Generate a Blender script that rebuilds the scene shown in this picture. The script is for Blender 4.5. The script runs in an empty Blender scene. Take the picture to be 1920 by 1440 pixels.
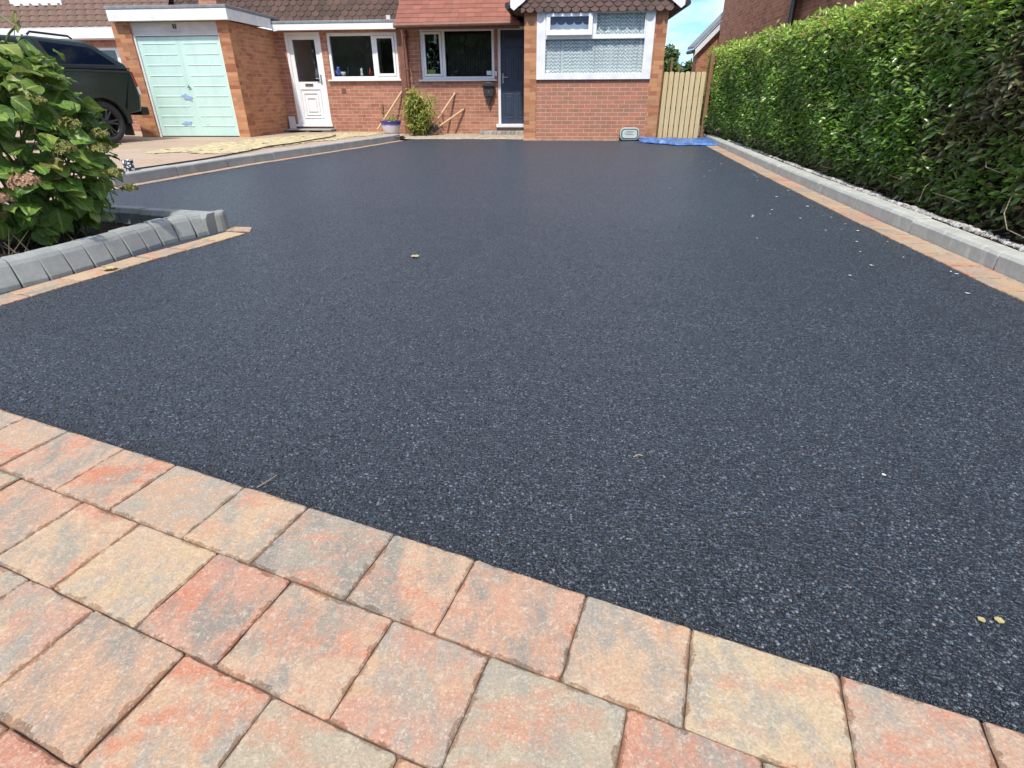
import bpy, math, random
import numpy as np
from mathutils import Vector, Matrix

random.seed(7); rng = np.random.default_rng(11)
R = math.radians
scene = bpy.context.scene
col = scene.collection

# ------------------------------------------------------------------ camera
H = 0.9
cam = bpy.data.objects.new('camera', bpy.data.cameras.new('camera')); col.objects.link(cam)
cam.data.lens = 19.5; cam.data.sensor_width = 36.0; cam.data.sensor_fit = 'HORIZONTAL'
cam.data.clip_start = 0.02; cam.data.clip_end = 2000
cam.matrix_world = Matrix.Translation((0, 0, H)) @ Matrix.Rotation(R(90 - 27.786), 4, 'X') @ Matrix.Rotation(-0.005, 4, 'Z')
scene.camera = cam

# ------------------------------------------------------------------ sky and sun
SUN_EL, SUN_AZ = 56.0, 195.0          # sun behind the photographer, a little to the left
w = bpy.data.worlds.new('World'); scene.world = w; w.use_nodes = True
nt = w.node_tree; nt.nodes.clear()
def wn(t, **k):
    n = nt.nodes.new(t)
    for a, b in k.items(): setattr(n, a, b)
    return n
sky = wn('ShaderNodeTexSky', sky_type='NISHITA', sun_disc=False)
sky.sun_elevation = R(SUN_EL); sky.sun_rotation = R(SUN_AZ)
sky.air_density = 1.0; sky.dust_density = 0.25; sky.ozone_density = 3.0
tn = wn('ShaderNodeMix', data_type='RGBA', blend_type='MULTIPLY'); tn.inputs[0].default_value = 1.0; tn.inputs[7].default_value = (0.42, 0.57, 0.82, 1)
tc = wn('ShaderNodeTexCoord'); mp = wn('ShaderNodeMapping'); mp.inputs['Scale'].default_value = (1.0, 1.0, 2.6)
cn = wn('ShaderNodeTexNoise'); cn.inputs['Scale'].default_value = 3.1; cn.inputs['Detail'].default_value = 7; cn.inputs['Roughness'].default_value = 0.58
cr = wn('ShaderNodeValToRGB'); cr.color_ramp.elements[0].position = 0.44; cr.color_ramp.elements[1].position = 0.62
mx = wn('ShaderNodeMix', data_type='RGBA'); bg = wn('ShaderNodeBackground'); out = wn('ShaderNodeOutputWorld')
mx.inputs[7].default_value = (8.2, 8.2, 8.2, 1)
bg.inputs['Strength'].default_value = 0.15
L = nt.links.new
L(tc.outputs['Generated'], mp.inputs['Vector']); L(mp.outputs[0], cn.inputs['Vector']); L(cn.outputs['Fac'], cr.inputs['Fac'])
sx_ = wn('ShaderNodeSeparateXYZ'); zr = wn('ShaderNodeMapRange'); zr.inputs[1].default_value = 0.12; zr.inputs[2].default_value = 0.5; zr.inputs[3].default_value = 0.55; zr.inputs[4].default_value = 1.0
mm = wn('ShaderNodeMath', operation='MULTIPLY')                       # unseen overhead cloud kept bright as fill light, clearer towards the horizon
L(tc.outputs['Generated'], sx_.inputs[0]); L(sx_.outputs[2], zr.inputs[0]); L(zr.outputs[0], mm.inputs[0]); L(cr.outputs['Color'], mm.inputs[1])
L(mm.outputs[0], mx.inputs[0]); L(sky.outputs[0], tn.inputs[6]); L(tn.outputs[2], mx.inputs[6]); L(mx.outputs[2], bg.inputs['Color']); L(bg.outputs[0], out.inputs[0])

sd = bpy.data.lights.new('sun', 'SUN'); sd.energy = 2.7; sd.angle = R(2.0); sd.color = (1.0, 0.95, 0.87)
so = bpy.data.objects.new('sun', sd); col.objects.link(so)
so.rotation_euler = (R(90 - SUN_EL), 0, R(180 - SUN_AZ)); so.location = (0, -5, 20)

scene.view_settings.view_transform = 'Standard'; scene.view_settings.look = 'None'
scene.view_settings.exposure = 0.77; scene.view_settings.gamma = 1.0
scene.cycles.max_bounces = 6; scene.cycles.transparent_max_bounces = 16
scene.cycles.sample_clamp_indirect = 6.0

# ------------------------------------------------------------------ material helpers
class NT:
    def __init__(s, name):
        s.m = bpy.data.materials.new(name); s.m.use_nodes = True
        s.t = s.m.node_tree; s.t.nodes.clear()
        s.out = s.t.nodes.new('ShaderNodeOutputMaterial'); s.b = s.t.nodes.new('ShaderNodeBsdfPrincipled')
        s.l(s.b.outputs[0], s.out.inputs[0])
    def n(s, t, **k):
        x = s.t.nodes.new(t)
        for a, b in k.items(): setattr(x, a, b)
        return x
    def l(s, a, b): s.t.links.new(a, b)
    def coord(s, kind='Object'): return s.n('ShaderNodeTexCoord').outputs[kind]
    def mapped(s, vec, scale=(1, 1, 1), rot=(0, 0, 0)):
        m = s.n('ShaderNodeMapping'); m.inputs['Scale'].default_value = scale; m.inputs['Rotation'].default_value = rot
        s.l(vec, m.inputs['Vector']); return m.outputs[0]
    def noise(s, vec, scale, detail=4, rough=0.55):
        x = s.n('ShaderNodeTexNoise'); x.inputs['Scale'].default_value = scale; x.inputs['Detail'].default_value = detail
        x.inputs['Roughness'].default_value = rough; s.l(vec, x.inputs['Vector']); return x.outputs['Fac']
    def vor(s, vec, scale, out='Distance', feature='F1'):
        x = s.n('ShaderNodeTexVoronoi', feature=feature); x.inputs['Scale'].default_value = scale; s.l(vec, x.inputs['Vector']); return x.outputs[out]
    def ramp(s, fac, stops, interp='LINEAR'):
        r = s.n('ShaderNodeValToRGB'); e = r.color_ramp.elements; r.color_ramp.interpolation = interp
        while len(e) < len(stops): e.new(0.5)
        for i, (p, c) in enumerate(stops):
            e[i].position = p; e[i].color = (c[0], c[1], c[2], 1) if isinstance(c, (tuple, list)) else (c, c, c, 1)
        s.l(fac, r.inputs[0]); return r.outputs[0]
    def mix(s, fac, a, b, mode='MIX'):
        x = s.n('ShaderNodeMix', data_type='RGBA', blend_type=mode)
        for v, i in ((fac, 0), (a, 6), (b, 7)):
            if isinstance(v, (int, float)): x.inputs[i].default_value = v if i == 0 else (v, v, v, 1)
            elif isinstance(v, (tuple, list)): x.inputs[i].default_value = (v[0], v[1], v[2], 1)
            else: s.l(v, x.inputs[i])
        return x.outputs[2]
    def math(s, op, a, b=0.0):
        x = s.n('ShaderNodeMath', operation=op)
        for v, i in ((a, 0), (b, 1)):
            if isinstance(v, (int, float)): x.inputs[i].default_value = v
            else: s.l(v, x.inputs[i])
        return x.outputs[0]
    def attr(s, name): return s.n('ShaderNodeAttribute', attribute_name=name).outputs['Fac']
    def island(s): return s.n('ShaderNodeNewGeometry').outputs['Random Per Island']
    def bump(s, h, strength=0.3, dist=0.01):
        b = s.n('ShaderNodeBump'); b.inputs['Strength'].default_value = strength; b.inputs['Distance'].default_value = dist
        s.l(h, b.inputs['Height']); s.l(b.outputs[0], s.b.inputs['Normal'])
    def set(s, color=None, rough=None, metal=None, spec=None):
        for v, k in ((color, 'Base Color'), (rough, 'Roughness'), (metal, 'Metallic'), (spec, 'Specular IOR Level')):
            if v is None: continue
            if isinstance(v, (int, float)): s.b.inputs[k].default_value = v
            elif isinstance(v, (tuple, list)): s.b.inputs[k].default_value = (v[0], v[1], v[2], 1)
            else: s.l(v, s.b.inputs[k])
        return s

def plain(name, c, rough=0.5, var=0.12, scale=8, metal=0.0, spec=0.5, bump=0.0, bscale=60):
    m = NT(name); o = m.coord()
    f = m.noise(o, scale, 5, 0.6)
    lo = tuple(max(0, x * (1 - var * 1.6)) for x in c); hi = tuple(min(1, x * (1 + var)) for x in c)
    m.set(m.ramp(f, [(0.25, lo), (0.75, hi)]), rough, metal, spec)
    if bump: m.bump(m.noise(o, bscale, 4), bump, 0.01)
    return m.m

def brick_mat(name, c1, c2, mortar, msize=0.010, bw=0.225, rh=0.075, dirt=0.25, c3=None):
    m = NT(name); uv = m.coord('UV')
    nz = m.noise(uv, 3.0, 4)
    br = m.n('ShaderNodeTexBrick'); br.inputs['Scale'].default_value = 1.0
    br.inputs['Brick Width'].default_value = bw; br.inputs['Row Height'].default_value = rh
    br.inputs['Mortar Size'].default_value = msize / 2; br.inputs['Mortar Smooth'].default_value = 0.25; br.inputs['Bias'].default_value = 0.0
    br.inputs['Color1'].default_value = (*c1, 1); br.inputs['Color2'].default_value = (*c2, 1); br.inputs['Mortar'].default_value = (*mortar, 1)
    wob = m.n('ShaderNodeVectorMath', operation='ADD'); nv = m.n('ShaderNodeTexNoise'); nv.inputs['Scale'].default_value = 9
    sc = m.n('ShaderNodeVectorMath', operation='SCALE'); sc.inputs['Scale'].default_value = 0.008
    m.l(uv, nv.inputs['Vector']); m.l(nv.outputs['Color'], sc.inputs[0]); m.l(uv, wob.inputs[0]); m.l(sc.outputs[0], wob.inputs[1])
    m.l(wob.outputs[0], br.inputs['Vector'])
    colr = br.outputs['Color']
    # per-brick blotches and weathering
    vv = m.vor(m.mapped(uv, (1 / bw, 1 / rh, 1)), 1.0, 'Color')
    sp = m.n('ShaderNodeSeparateColor'); m.l(vv, sp.inputs[0])
    fac = m.ramp(sp.outputs[0], [(0.58, 0.0), (0.95, 0.62)])
    inv = m.math('SUBTRACT', 1.0, br.outputs['Fac'])
    colr = m.mix(m.math('MULTIPLY', fac, inv), colr, c3 or tuple(x * 0.45 for x in c1))
    colr = m.mix(m.ramp(nz, [(0.35, 0.0), (0.75, dirt)]), colr, tuple(x * 0.6 for x in c1))
    fine = m.noise(uv, 60, 3)
    colr = m.mix(0.25, colr, m.ramp(fine, [(0.3, 0.35), (0.7, 1.0)]), 'MULTIPLY')
    m.set(colr, 0.88, spec=0.25)
    h = m.math('ADD', m.math('MULTIPLY', br.outputs['Fac'], -1.0), m.math('MULTIPLY', fine, 0.4))
    m.bump(h, 0.5, 0.006)
    return m.m

def leaf_mat(name, stops, young=None, brown=None, veins=False, rough=0.42, trans=0.3, clump=1.3, spec=0.4):
    m = NT(name); o = m.coord(); r = m.island()
    c = m.ramp(r, stops)
    nz = m.noise(o, clump, 3)
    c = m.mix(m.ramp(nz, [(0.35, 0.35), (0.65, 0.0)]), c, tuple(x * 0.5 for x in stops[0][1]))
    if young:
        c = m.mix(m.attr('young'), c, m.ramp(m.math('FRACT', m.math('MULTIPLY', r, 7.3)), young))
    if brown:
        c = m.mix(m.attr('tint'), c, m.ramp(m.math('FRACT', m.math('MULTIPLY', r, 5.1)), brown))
    if veins:
        uu, qq = m.attr('along'), m.attr('across')
        rib = m.ramp(qq, [(0.05, 0.8), (0.14, 0.0)])
        sv = m.math('FRACT', m.math('SUBTRACT', m.math('MULTIPLY', uu, 5.5), m.math('MULTIPLY', qq, 1.5)))
        c = m.mix(m.math('MAXIMUM', rib, m.ramp(sv, [(0.0, 0.45), (0.10, 0.0), (0.93, 0.0), (1.0, 0.45)])), c, tuple(min(1, x * 1.5) for x in stops[-1][1]))
        c = m.mix(m.ramp(m.math('ADD', qq, m.math('MULTIPLY', m.noise(o, 30, 3), 0.5)), [(1.22, 0.0), (1.30, 0.6)]), c, (0.20, 0.12, 0.05))
    m.set(c, rough, spec=spec)
    if trans:
        t = m.n('ShaderNodeBsdfTranslucent'); m.l(c, t.inputs['Color'])
        ms = m.n('ShaderNodeMixShader'); ms.inputs[0].default_value = trans
        m.l(m.b.outputs[0], ms.inputs[1]); m.l(t.outputs[0], ms.inputs[2]); m.l(ms.outputs[0], m.out.inputs[0])
    return m.m

def glass_mat(name, tint=(0.75, 0.8, 0.8), refl=0.12, k=1.3):
    m = NT(name); m.t.nodes.remove(m.b)
    g = m.n('ShaderNodeBsdfGlossy'); g.inputs['Roughness'].default_value = 0.015
    t = m.n('ShaderNodeBsdfTransparent'); t.inputs['Color'].default_value = (*tint, 1)
    lw = m.n('ShaderNodeLayerWeight'); lw.inputs['Blend'].default_value = 0.5
    f = m.math('ADD', m.math('MULTIPLY', m.math('ADD', m.math('MULTIPLY', m.math('POWER', lw.outputs[1], 5.0), 0.95), 0.042), k), refl)
    bp = m.n('ShaderNodeBump'); bp.inputs['Strength'].default_value = 0.04; bp.inputs['Distance'].default_value = 0.02
    m.l(m.noise(m.coord(), 2.5, 2), bp.inputs['Height']); m.l(bp.outputs[0], g.inputs['Normal'])
    ms = m.n('ShaderNodeMixShader'); m.l(f, ms.inputs[0]); m.l(t.outputs[0], ms.inputs[1]); m.l(g.outputs[0], ms.inputs[2]); m.l(ms.outputs[0], m.out.inputs[0])
    return m.m

# ------------------------------------------------------------------ materials
M = {}
def tarmac():
    m = NT('tarmac'); o = m.coord()
    AG = 150.0; v = m.vor(o, AG); vc = m.vor(o, AG, 'Color'); vp_ = m.vor(o, AG, 'Position'); v2 = m.vor(o, 420)
    sp = m.n('ShaderNodeSeparateColor'); m.l(vc, sp.inputs[0])
    big = m.noise(o, 0.7, 4); mid = m.noise(o, 5, 5)
    c = m.ramp(sp.outputs[0], [(0.0, (0.0034, 0.0043, 0.0058)), (0.5, (0.0105, 0.0138, 0.0195)), (0.86, (0.037, 0.046, 0.060)), (1.0, (0.22, 0.245, 0.275))])  # brightest stop paints the stone glints as colour
    c = m.mix(m.ramp(mid, [(0.35, 0.0), (0.75, 0.6)]), c, (0.006, 0.007, 0.009))
    c = m.mix(m.ramp(big, [(0.35, 0.0), (0.75, 0.35)]), c, (0.026, 0.030, 0.037))
    m.set(c, m.ramp(sp.outputs[1], [(0.0, 0.26), (1.0, 0.55)]), spec=0.6)
    dust = m.math('MULTIPLY', m.ramp(m.noise(m.mapped(o, (1.0, 2.4, 1.0), (0, 0, 0.2)), 1.6, 5, 0.65), [(0.60, 0.0), (0.80, 0.30)]), m.ramp(m.noise(o, 60, 3), [(0.4, 0.2), (0.7, 1.0)]))
    c = m.mix(dust, c, (0.10, 0.098, 0.092))
    c = m.mix(m.ramp(v, [(0.38, 0.0), (0.66, 0.95)]), c, (0.002, 0.0024, 0.003))
    m.b.inputs['Sheen Weight'].default_value = 0.17; m.b.inputs['Sheen Roughness'].default_value = 0.36; m.b.inputs['Sheen Tint'].default_value = (0.52, 0.74, 1.0, 1)
    m.set(c)
    h = m.math('SUBTRACT', m.math('ADD', m.math('MULTIPLY', sp.outputs[2], 0.6), 0.5), m.math('MULTIPLY', v, 1.0))
    # every stone keeps its own tilted face
    df = m.n('ShaderNodeVectorMath', operation='SUBTRACT'); m.l(o, df.inputs[0]); m.l(vp_, df.inputs[1])
    cc = m.n('ShaderNodeVectorMath', operation='SUBTRACT'); m.l(vc, cc.inputs[0]); cc.inputs[1].default_value = (0.5, 0.5, 0.5)
    dt = m.n('ShaderNodeVectorMath', operation='DOT_PRODUCT'); m.l(df.outputs[0], dt.inputs[0]); m.l(cc.outputs[0], dt.inputs[1])
    rnd = m.math('MULTIPLY', m.math('POWER', m.math('MULTIPLY', v, 1.15), 3.0), -0.0035)
    h = m.math('ADD', m.math('MULTIPLY', dt.outputs['Value'], 0.95), m.math('ADD', rnd, m.math('MULTIPLY', v2, -0.0007)))
    m.bump(h, 1.0, 1.0)
    return m.m
M['tarmac'] = tarmac()

def paver():
    m = NT('paver'); o = m.coord(); r = m.island()
    r2 = m.math('FRACT', m.math('MULTIPLY', r, 13.7)); r3 = m.math('FRACT', m.math('MULTIPLY', r, 31.1))
    off = m.n('ShaderNodeCombineXYZ'); m.l(m.math('MULTIPLY', r, 50.0), off.inputs[2])
    va = m.n('ShaderNodeVectorMath', operation='ADD'); m.l(o, va.inputs[0]); m.l(off.outputs[0], va.inputs[1]); p = va.outputs[0]
    blot = m.noise(m.mapped(p, (5, 12, 5), (0, 0, 0.9)), 1.0, 8, 0.70)
    blot2 = m.noise(m.mapped(p, (10, 5, 8), (0, 0, 0.5)), 1.3, 8, 0.72)
    base = m.ramp(r, [(0.0, (0.46, 0.31, 0.225)), (0.28, (0.49, 0.38, 0.24)), (0.5, (0.455, 0.26, 0.185)), (0.7, (0.48, 0.385, 0.25)), (0.82, (0.29, 0.285, 0.235)), (0.9, (0.46, 0.33, 0.24)), (1.0, (0.45, 0.22, 0.15))])
    warm = m.ramp(r2, [(0.0, (0.49, 0.175, 0.10)), (0.5, (0.50, 0.25, 0.16)), (1.0, (0.50, 0.385, 0.225))])
    cool = m.ramp(r3, [(0.0, (0.22, 0.222, 0.195)), (0.5, (0.34, 0.32, 0.26)), (0.8, (0.27, 0.268, 0.235)), (1.0, (0.50, 0.40, 0.27))])
    c = m.mix(m.ramp(blot, [(0.48, 0.0), (0.60, 0.8)]), base, warm)
    c = m.mix(m.ramp(blot2, [(0.46, 0.0), (0.60, 0.85)]), c, cool)
    fine = m.noise(p, 190, 4, 0.75); spk = m.noise(p, 60, 5, 0.75)
    c = m.mix(m.ramp(spk, [(0.53, 0.0), (0.68, 0.55)]), c, (0.58, 0.50, 0.39))
    c = m.mix(0.5, c, m.ramp(fine, [(0.28, 0.40), (0.6, 1.08)]), 'MULTIPLY')
    # specks and damp, sandy marks beside the joints
    c = m.mix(m.ramp(m.vor(o, 26), [(0.0, 0.85), (0.045, 0.0)]), c, (0.16, 0.10, 0.07))
    dn = m.math('ADD', m.math('MULTIPLY', m.attr('rim'), 0.55), m.math('ADD', m.noise(o, 38, 4, 0.6), m.math('MULTIPLY', m.noise(o, 3.1, 2), 0.55)))
    damp = m.ramp(m.math('SUBTRACT', dn, 0.75), [(0.52, 0.0), (0.55, 0.8)])
    c = m.mix(damp, c, m.mix(0.75, c, (0.42, 0.30, 0.22), 'MULTIPLY'))
    grit = m.vor(o, 330, 'Color'); gs = m.n('ShaderNodeSeparateColor'); m.l(grit, gs.inputs[0])
    c = m.mix(m.ramp(gs.outputs[0], [(0.86, 0.0), (0.98, 0.28)]), c, (0.24, 0.18, 0.14)); c = m.mix(m.ramp(gs.outputs[1], [(0.86, 0.0), (0.98, 0.35)]), c, (0.60, 0.53, 0.43))
    c = m.mix(1.0, c, (1.0, 0.965, 0.935), 'MULTIPLY')
    m.set(c, 0.85, spec=0.25)
    m.bump(m.math('ADD', m.math('MULTIPLY', fine, 0.9), m.math('ADD', spk, m.math('MULTIPLY', gs.outputs[2], 0.25))), 0.5, 0.004)
    return m.m
M['paver'] = paver()
M['joint'] = plain('joint_sand', (0.16, 0.10, 0.065), 0.95, 0.4, 60, bump=0.5, bscale=200)
def concrete(name, c, stain):
    m = NT(name); o = m.coord(); r = m.island()
    a = m.noise(o, 6, 5, 0.6); b = m.noise(o, 45, 4, 0.65); d = m.noise(m.mapped(o, (5, 5, 1.5)), 2.2, 4)
    k = m.ramp(a, [(0.25, tuple(x * 0.78 for x in c)), (0.75, tuple(min(1, x * 1.12) for x in c))])
    k = m.mix(m.ramp(d, [(0.56, 0.0), (0.68, 0.6)]), k, stain)
    k = m.mix(m.math('MULTIPLY', m.math('POWER', r, 2.0), 0.6), k, tuple(x * 0.62 for x in c))
    k = m.mix(0.3, k, m.ramp(b, [(0.3, 0.5), (0.65, 1.0)]), 'MULTIPLY')
    m.set(k, 0.82, spec=0.3); m.bump(b, 0.25, 0.004); return m.m
M['kerb'] = concrete('kerb_concrete', (0.47, 0.475, 0.42), (0.64, 0.64, 0.59))
M['kerb_far'] = concrete('far_kerb_concrete', (0.38, 0.385, 0.36), (0.46, 0.47, 0.45))
M['block'] = concrete('grey_block', (0.315, 0.33, 0.31), (0.30, 0.32, 0.31))
M['soil'] = plain('soil', (0.035, 0.026, 0.02), 1.0, 0.5, 25, bump=0.9, bscale=70, spec=0.1)
M['ground'] = plain('ground', (0.16, 0.15, 0.12), 0.95, 0.3, 2, spec=0.1)
M['dirt'] = plain('sandy_dirt', (0.44, 0.37, 0.27), 0.95, 0.3, 12, bump=0.5, bscale=90, spec=0.15)
M['sand'] = plain('yellow_sand', (0.53, 0.45, 0.27), 0.95, 0.32, 9, bump=0.6, bscale=60, spec=0.1)
gm_ = NT('gravel_stone'); gm_.set(gm_.ramp(gm_.island(), [(0, (0.16, 0.145, 0.13)), (0.4, (0.36, 0.34, 0.32)), (1, (0.56, 0.54, 0.51))]), 0.85); M['gravel'] = gm_.m
M['brick'] = brick_mat('orange_brick', (0.50, 0.235, 0.15), (0.37, 0.16, 0.105), (0.56, 0.41, 0.31), c3=(0.27, 0.10, 0.065))
M['brick_g'] = brick_mat('garage_brick', (0.58, 0.27, 0.14), (0.46, 0.20, 0.105), (0.60, 0.38, 0.25), msize=0.007, c3=(0.22, 0.095, 0.06))
M['brick_bay'] = brick_mat('bay_brick', (0.53, 0.21, 0.135), (0.40, 0.205, 0.13), (0.68, 0.48, 0.37), msize=0.009, c3=(0.30, 0.17, 0.11))
M['brick_pier'] = brick_mat('pier_brick', (0.60, 0.30, 0.15), (0.32, 0.115, 0.06), (0.40, 0.22, 0.13), msize=0.005, bw=0.24, c3=(0.54, 0.31, 0.165))
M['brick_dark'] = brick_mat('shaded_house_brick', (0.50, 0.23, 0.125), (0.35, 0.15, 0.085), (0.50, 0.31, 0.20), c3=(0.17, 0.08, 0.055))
M['white'] = plain('white_upvc', (0.80, 0.81, 0.80), 0.35, 0.05, 3)
M['whitepaint'] = plain('white_paint', (0.78, 0.78, 0.76), 0.55, 0.1, 5, bump=0.1)
M['cream'] = plain('cream_panel', (0.62, 0.57, 0.53), 0.6, 0.12, 5)
M['soffit'] = plain('dark_brown_timber', (0.07, 0.04, 0.03), 0.7, 0.3, 14)
M['felt'] = plain('grey_felt', (0.22, 0.235, 0.24), 0.9, 0.2, 9, bump=0.3)
M['glass'] = glass_mat('window_glass', (0.88, 0.9, 0.9), 0.035, 0.9)
M['glass_bay'] = glass_mat('bay_glass', (0.95, 0.97, 0.97), 0.0, 0.8)
M['room'] = plain('room_plaster', (0.55, 0.58, 0.58), 0.9, 0.15, 2)
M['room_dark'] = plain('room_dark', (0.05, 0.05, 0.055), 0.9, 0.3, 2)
M['blind'] = plain('dark_blind', (0.055, 0.06, 0.055), 0.9, 0.3, 5)
M['darkmetal'] = plain('dark_metal', (0.035, 0.032, 0.028), 0.45, 0.3, 20)
M['chrome'] = plain('steel', (0.6, 0.6, 0.6), 0.25, 0.1, 20, metal=1.0)
M['black'] = plain('black_plastic', (0.015, 0.016, 0.016), 0.45, 0.2, 12)
M['gutter'] = plain('black_gutter', (0.03, 0.035, 0.04), 0.4, 0.2, 12)
M['pipe'] = plain('brown_pipe', (0.20, 0.085, 0.05), 0.5, 0.2, 9)
M['navy'] = plain('navy_door_paint', (0.035, 0.052, 0.085), 0.38, 0.15, 6)
def tile_mat(name, stops, moss=None):
    m = NT(name); o = m.coord(); r = m.island()
    c = m.ramp(r, stops); nz = m.noise(o, 2.2, 4)
    c = m.mix(m.ramp(nz, [(0.4, 0.0), (0.7, 0.45)]), c, moss or tuple(x * 0.6 for x in stops[0][1]))
    f = m.noise(o, 50, 4, 0.6); c = m.mix(0.3, c, m.ramp(f, [(0.3, 0.4), (0.7, 1.05)]), 'MULTIPLY')
    m.set(c, 0.85, spec=0.25); m.bump(f, 0.3, 0.004); return m.m
M['tile'] = tile_mat('brown_hanging_tile', [(0.0, (0.10, 0.062, 0.056)), (0.5, (0.135, 0.082, 0.072)), (1.0, (0.17, 0.10, 0.092))], (0.13, 0.105, 0.075))
M['tile_l'] = tile_mat('dark_hanging_tile', [(0.0, (0.075, 0.047, 0.040)), (0.5, (0.105, 0.064, 0.052)), (1.0, (0.145, 0.083, 0.066))], (0.10, 0.075, 0.05))
M['tile_red'] = tile_mat('red_plain_tile', [(0.0, (0.245, 0.095, 0.066)), (0.5, (0.29, 0.115, 0.078)), (1.0, (0.325, 0.13, 0.09))], (0.23, 0.10, 0.07))
M['tile_far'] = tile_mat('brown_roof_tile', [(0.0, (0.17, 0.105, 0.085)), (1.0, (0.24, 0.155, 0.12))], (0.16, 0.12, 0.08))
def mint():
    m = NT('mint_paint'); o = m.coord()
    c = m.ramp(m.noise(o, 2, 4), [(0.3, (0.47, 0.67, 0.59)), (0.7, (0.55, 0.74, 0.66))]); c = m.mix(m.ramp(m.noise(m.mapped(o, (7, 7, 0.7)), 1.0, 5), [(0.52, 0.0), (0.75, 0.35)]), c, (0.36, 0.50, 0.43))
    m.set(c, 0.5, spec=0.4); return m.m
M['mint'] = mint()
M['bluepatch'] = plain('bare_blue_undercoat', (0.30, 0.43, 0.62), 0.6, 0.15, 20)
def wood(name, a, b, knot, scale=(40, 40, 3)):
    m = NT(name); o = m.coord()
    g = m.noise(m.mapped(o, scale), 1.0, 5, 0.6); k = m.vor(m.mapped(o, (9, 9, 3.5)), 1.0)
    c = m.ramp(g, [(0.3, a), (0.7, b)])
    c = m.mix(m.ramp(k, [(0.0, 0.9), (0.13, 0.0)]), c, knot)
    c = m.mix(m.math('MULTIPLY', m.island(), 0.35), c, a)
    m.set(c, 0.75, spec=0.25); m.bump(g, 0.2, 0.004); return m.m
M['gate'] = wood('pale_timber', (0.52, 0.41, 0.22), (0.72, 0.61, 0.38), (0.25, 0.15, 0.07))
M['post'] = wood('brown_timber', (0.22, 0.12, 0.06), (0.30, 0.17, 0.09), (0.1, 0.05, 0.03))
M['handle'] = wood('ash_handle', (0.52, 0.36, 0.2), (0.66, 0.49, 0.31), (0.5, 0.34, 0.2))
M['bark'] = wood('twig_bark', (0.10, 0.075, 0.05), (0.17, 0.13, 0.09), (0.06, 0.04, 0.03))
M['paletwig'] = plain('pale_twig', (0.34, 0.27, 0.19), 0.8, 0.2, 20)
M['greenstem'] = plain('green_stem', (0.13, 0.16, 0.05), 0.6, 0.3, 12)
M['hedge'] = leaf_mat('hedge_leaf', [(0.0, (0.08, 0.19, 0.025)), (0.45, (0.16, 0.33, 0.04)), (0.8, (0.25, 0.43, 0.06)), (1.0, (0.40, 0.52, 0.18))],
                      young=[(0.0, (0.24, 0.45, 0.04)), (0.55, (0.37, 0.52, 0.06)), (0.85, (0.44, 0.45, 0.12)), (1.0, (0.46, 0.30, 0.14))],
                      brown=[(0.0, (0.20, 0.13, 0.075)), (0.6, (0.13, 0.15, 0.065)), (1.0, (0.31, 0.21, 0.13))], rough=0.27, trans=0.38, spec=0.75)
M['hydrangea'] = leaf_mat('hydrangea_leaf', [(0.0, (0.085, 0.185, 0.033)), (0.5, (0.15, 0.29, 0.05)), (0.85, (0.22, 0.36, 0.065)), (1.0, (0.31, 0.38, 0.09))],
                          young=[(0.0, (0.26, 0.29, 0.09)), (1.0, (0.22, 0.16, 0.06))], rough=0.42, trans=0.34, clump=3.0, veins=True)
M['floret'] = leaf_mat('green_floret', [(0.0, (0.20, 0.22, 0.05)), (0.6, (0.33, 0.34, 0.09)), (1.0, (0.42, 0.33, 0.15))], rough=0.7, trans=0.2, clump=6)
M['floret_p'] = leaf_mat('dusky_pink_floret', [(0.0, (0.42, 0.21, 0.13)), (0.6, (0.55, 0.33, 0.22)), (1.0, (0.50, 0.42, 0.22))], rough=0.7, trans=0.2, clump=6)
M['nandina'] = leaf_mat('bamboo_leaf', [(0.0, (0.19, 0.24, 0.04)), (0.5, (0.33, 0.37, 0.06)), (1.0, (0.50, 0.46, 0.12))], rough=0.5, trans=0.3, clump=4)
M['treeleaf'] = leaf_mat('tree_leaf', [(0.0, (0.06, 0.12, 0.03)), (1.0, (0.16, 0.25, 0.06))], rough=0.6, trans=0.2, clump=0.8)
M['carpaint'] = plain('dark_green_car_paint', (0.018, 0.038, 0.031), 0.12, 0.08, 3, spec=0.7)
M['carblack'] = plain('black_car_trim', (0.012, 0.013, 0.013), 0.4, 0.1, 8)
M['carglass'] = glass_mat('tinted_car_glass', (0.10, 0.11, 0.11), 0.02, 0.7)
M['tyre'] = plain('tyre_rubber', (0.028, 0.028, 0.028), 0.85, 0.2, 20)
M['rim'] = plain('dark_alloy', (0.06, 0.06, 0.06), 0.3, 0.2, 12, metal=0.7)
M['redlens'] = plain('red_lens', (0.42, 0.025, 0.02), 0.2, 0.1, 9)
M['clearlens'] = plain('clear_lens', (0.75, 0.75, 0.75), 0.2, 0.05, 9)
M['tarp'] = plain('blue_plastic_sheet', (0.085, 0.19, 0.46), 0.4, 0.5, 7)
M['caserim'] = plain('grey_green_rim', (0.40, 0.47, 0.40), 0.5, 0.1, 8)
M['casepanel'] = plain('pale_panel', (0.56, 0.62, 0.60), 0.4, 0.1, 8)
M['darkgreen'] = plain('dark_green_plastic', (0.012, 0.035, 0.026), 0.5, 0.2, 8)
def potmat():
    m = NT('blue_white_glaze'); o = m.coord('Object'); s = m.n('ShaderNodeSeparateXYZ'); m.l(o, s.inputs[0])
    z = m.math('ADD', s.outputs[2], m.math('MULTIPLY', m.noise(o, 12, 3), 0.04))
    c = m.ramp(m.math('MULTIPLY', z, 3.2), [(0.28, (0.62, 0.6, 0.6)), (0.56, (0.6, 0.58, 0.62)), (0.66, (0.09, 0.08, 0.36)), (0.85, (0.035, 0.03, 0.16))])
    m.set(c, 0.2, spec=0.6); return m.m
M['pot'] = potmat()
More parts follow.
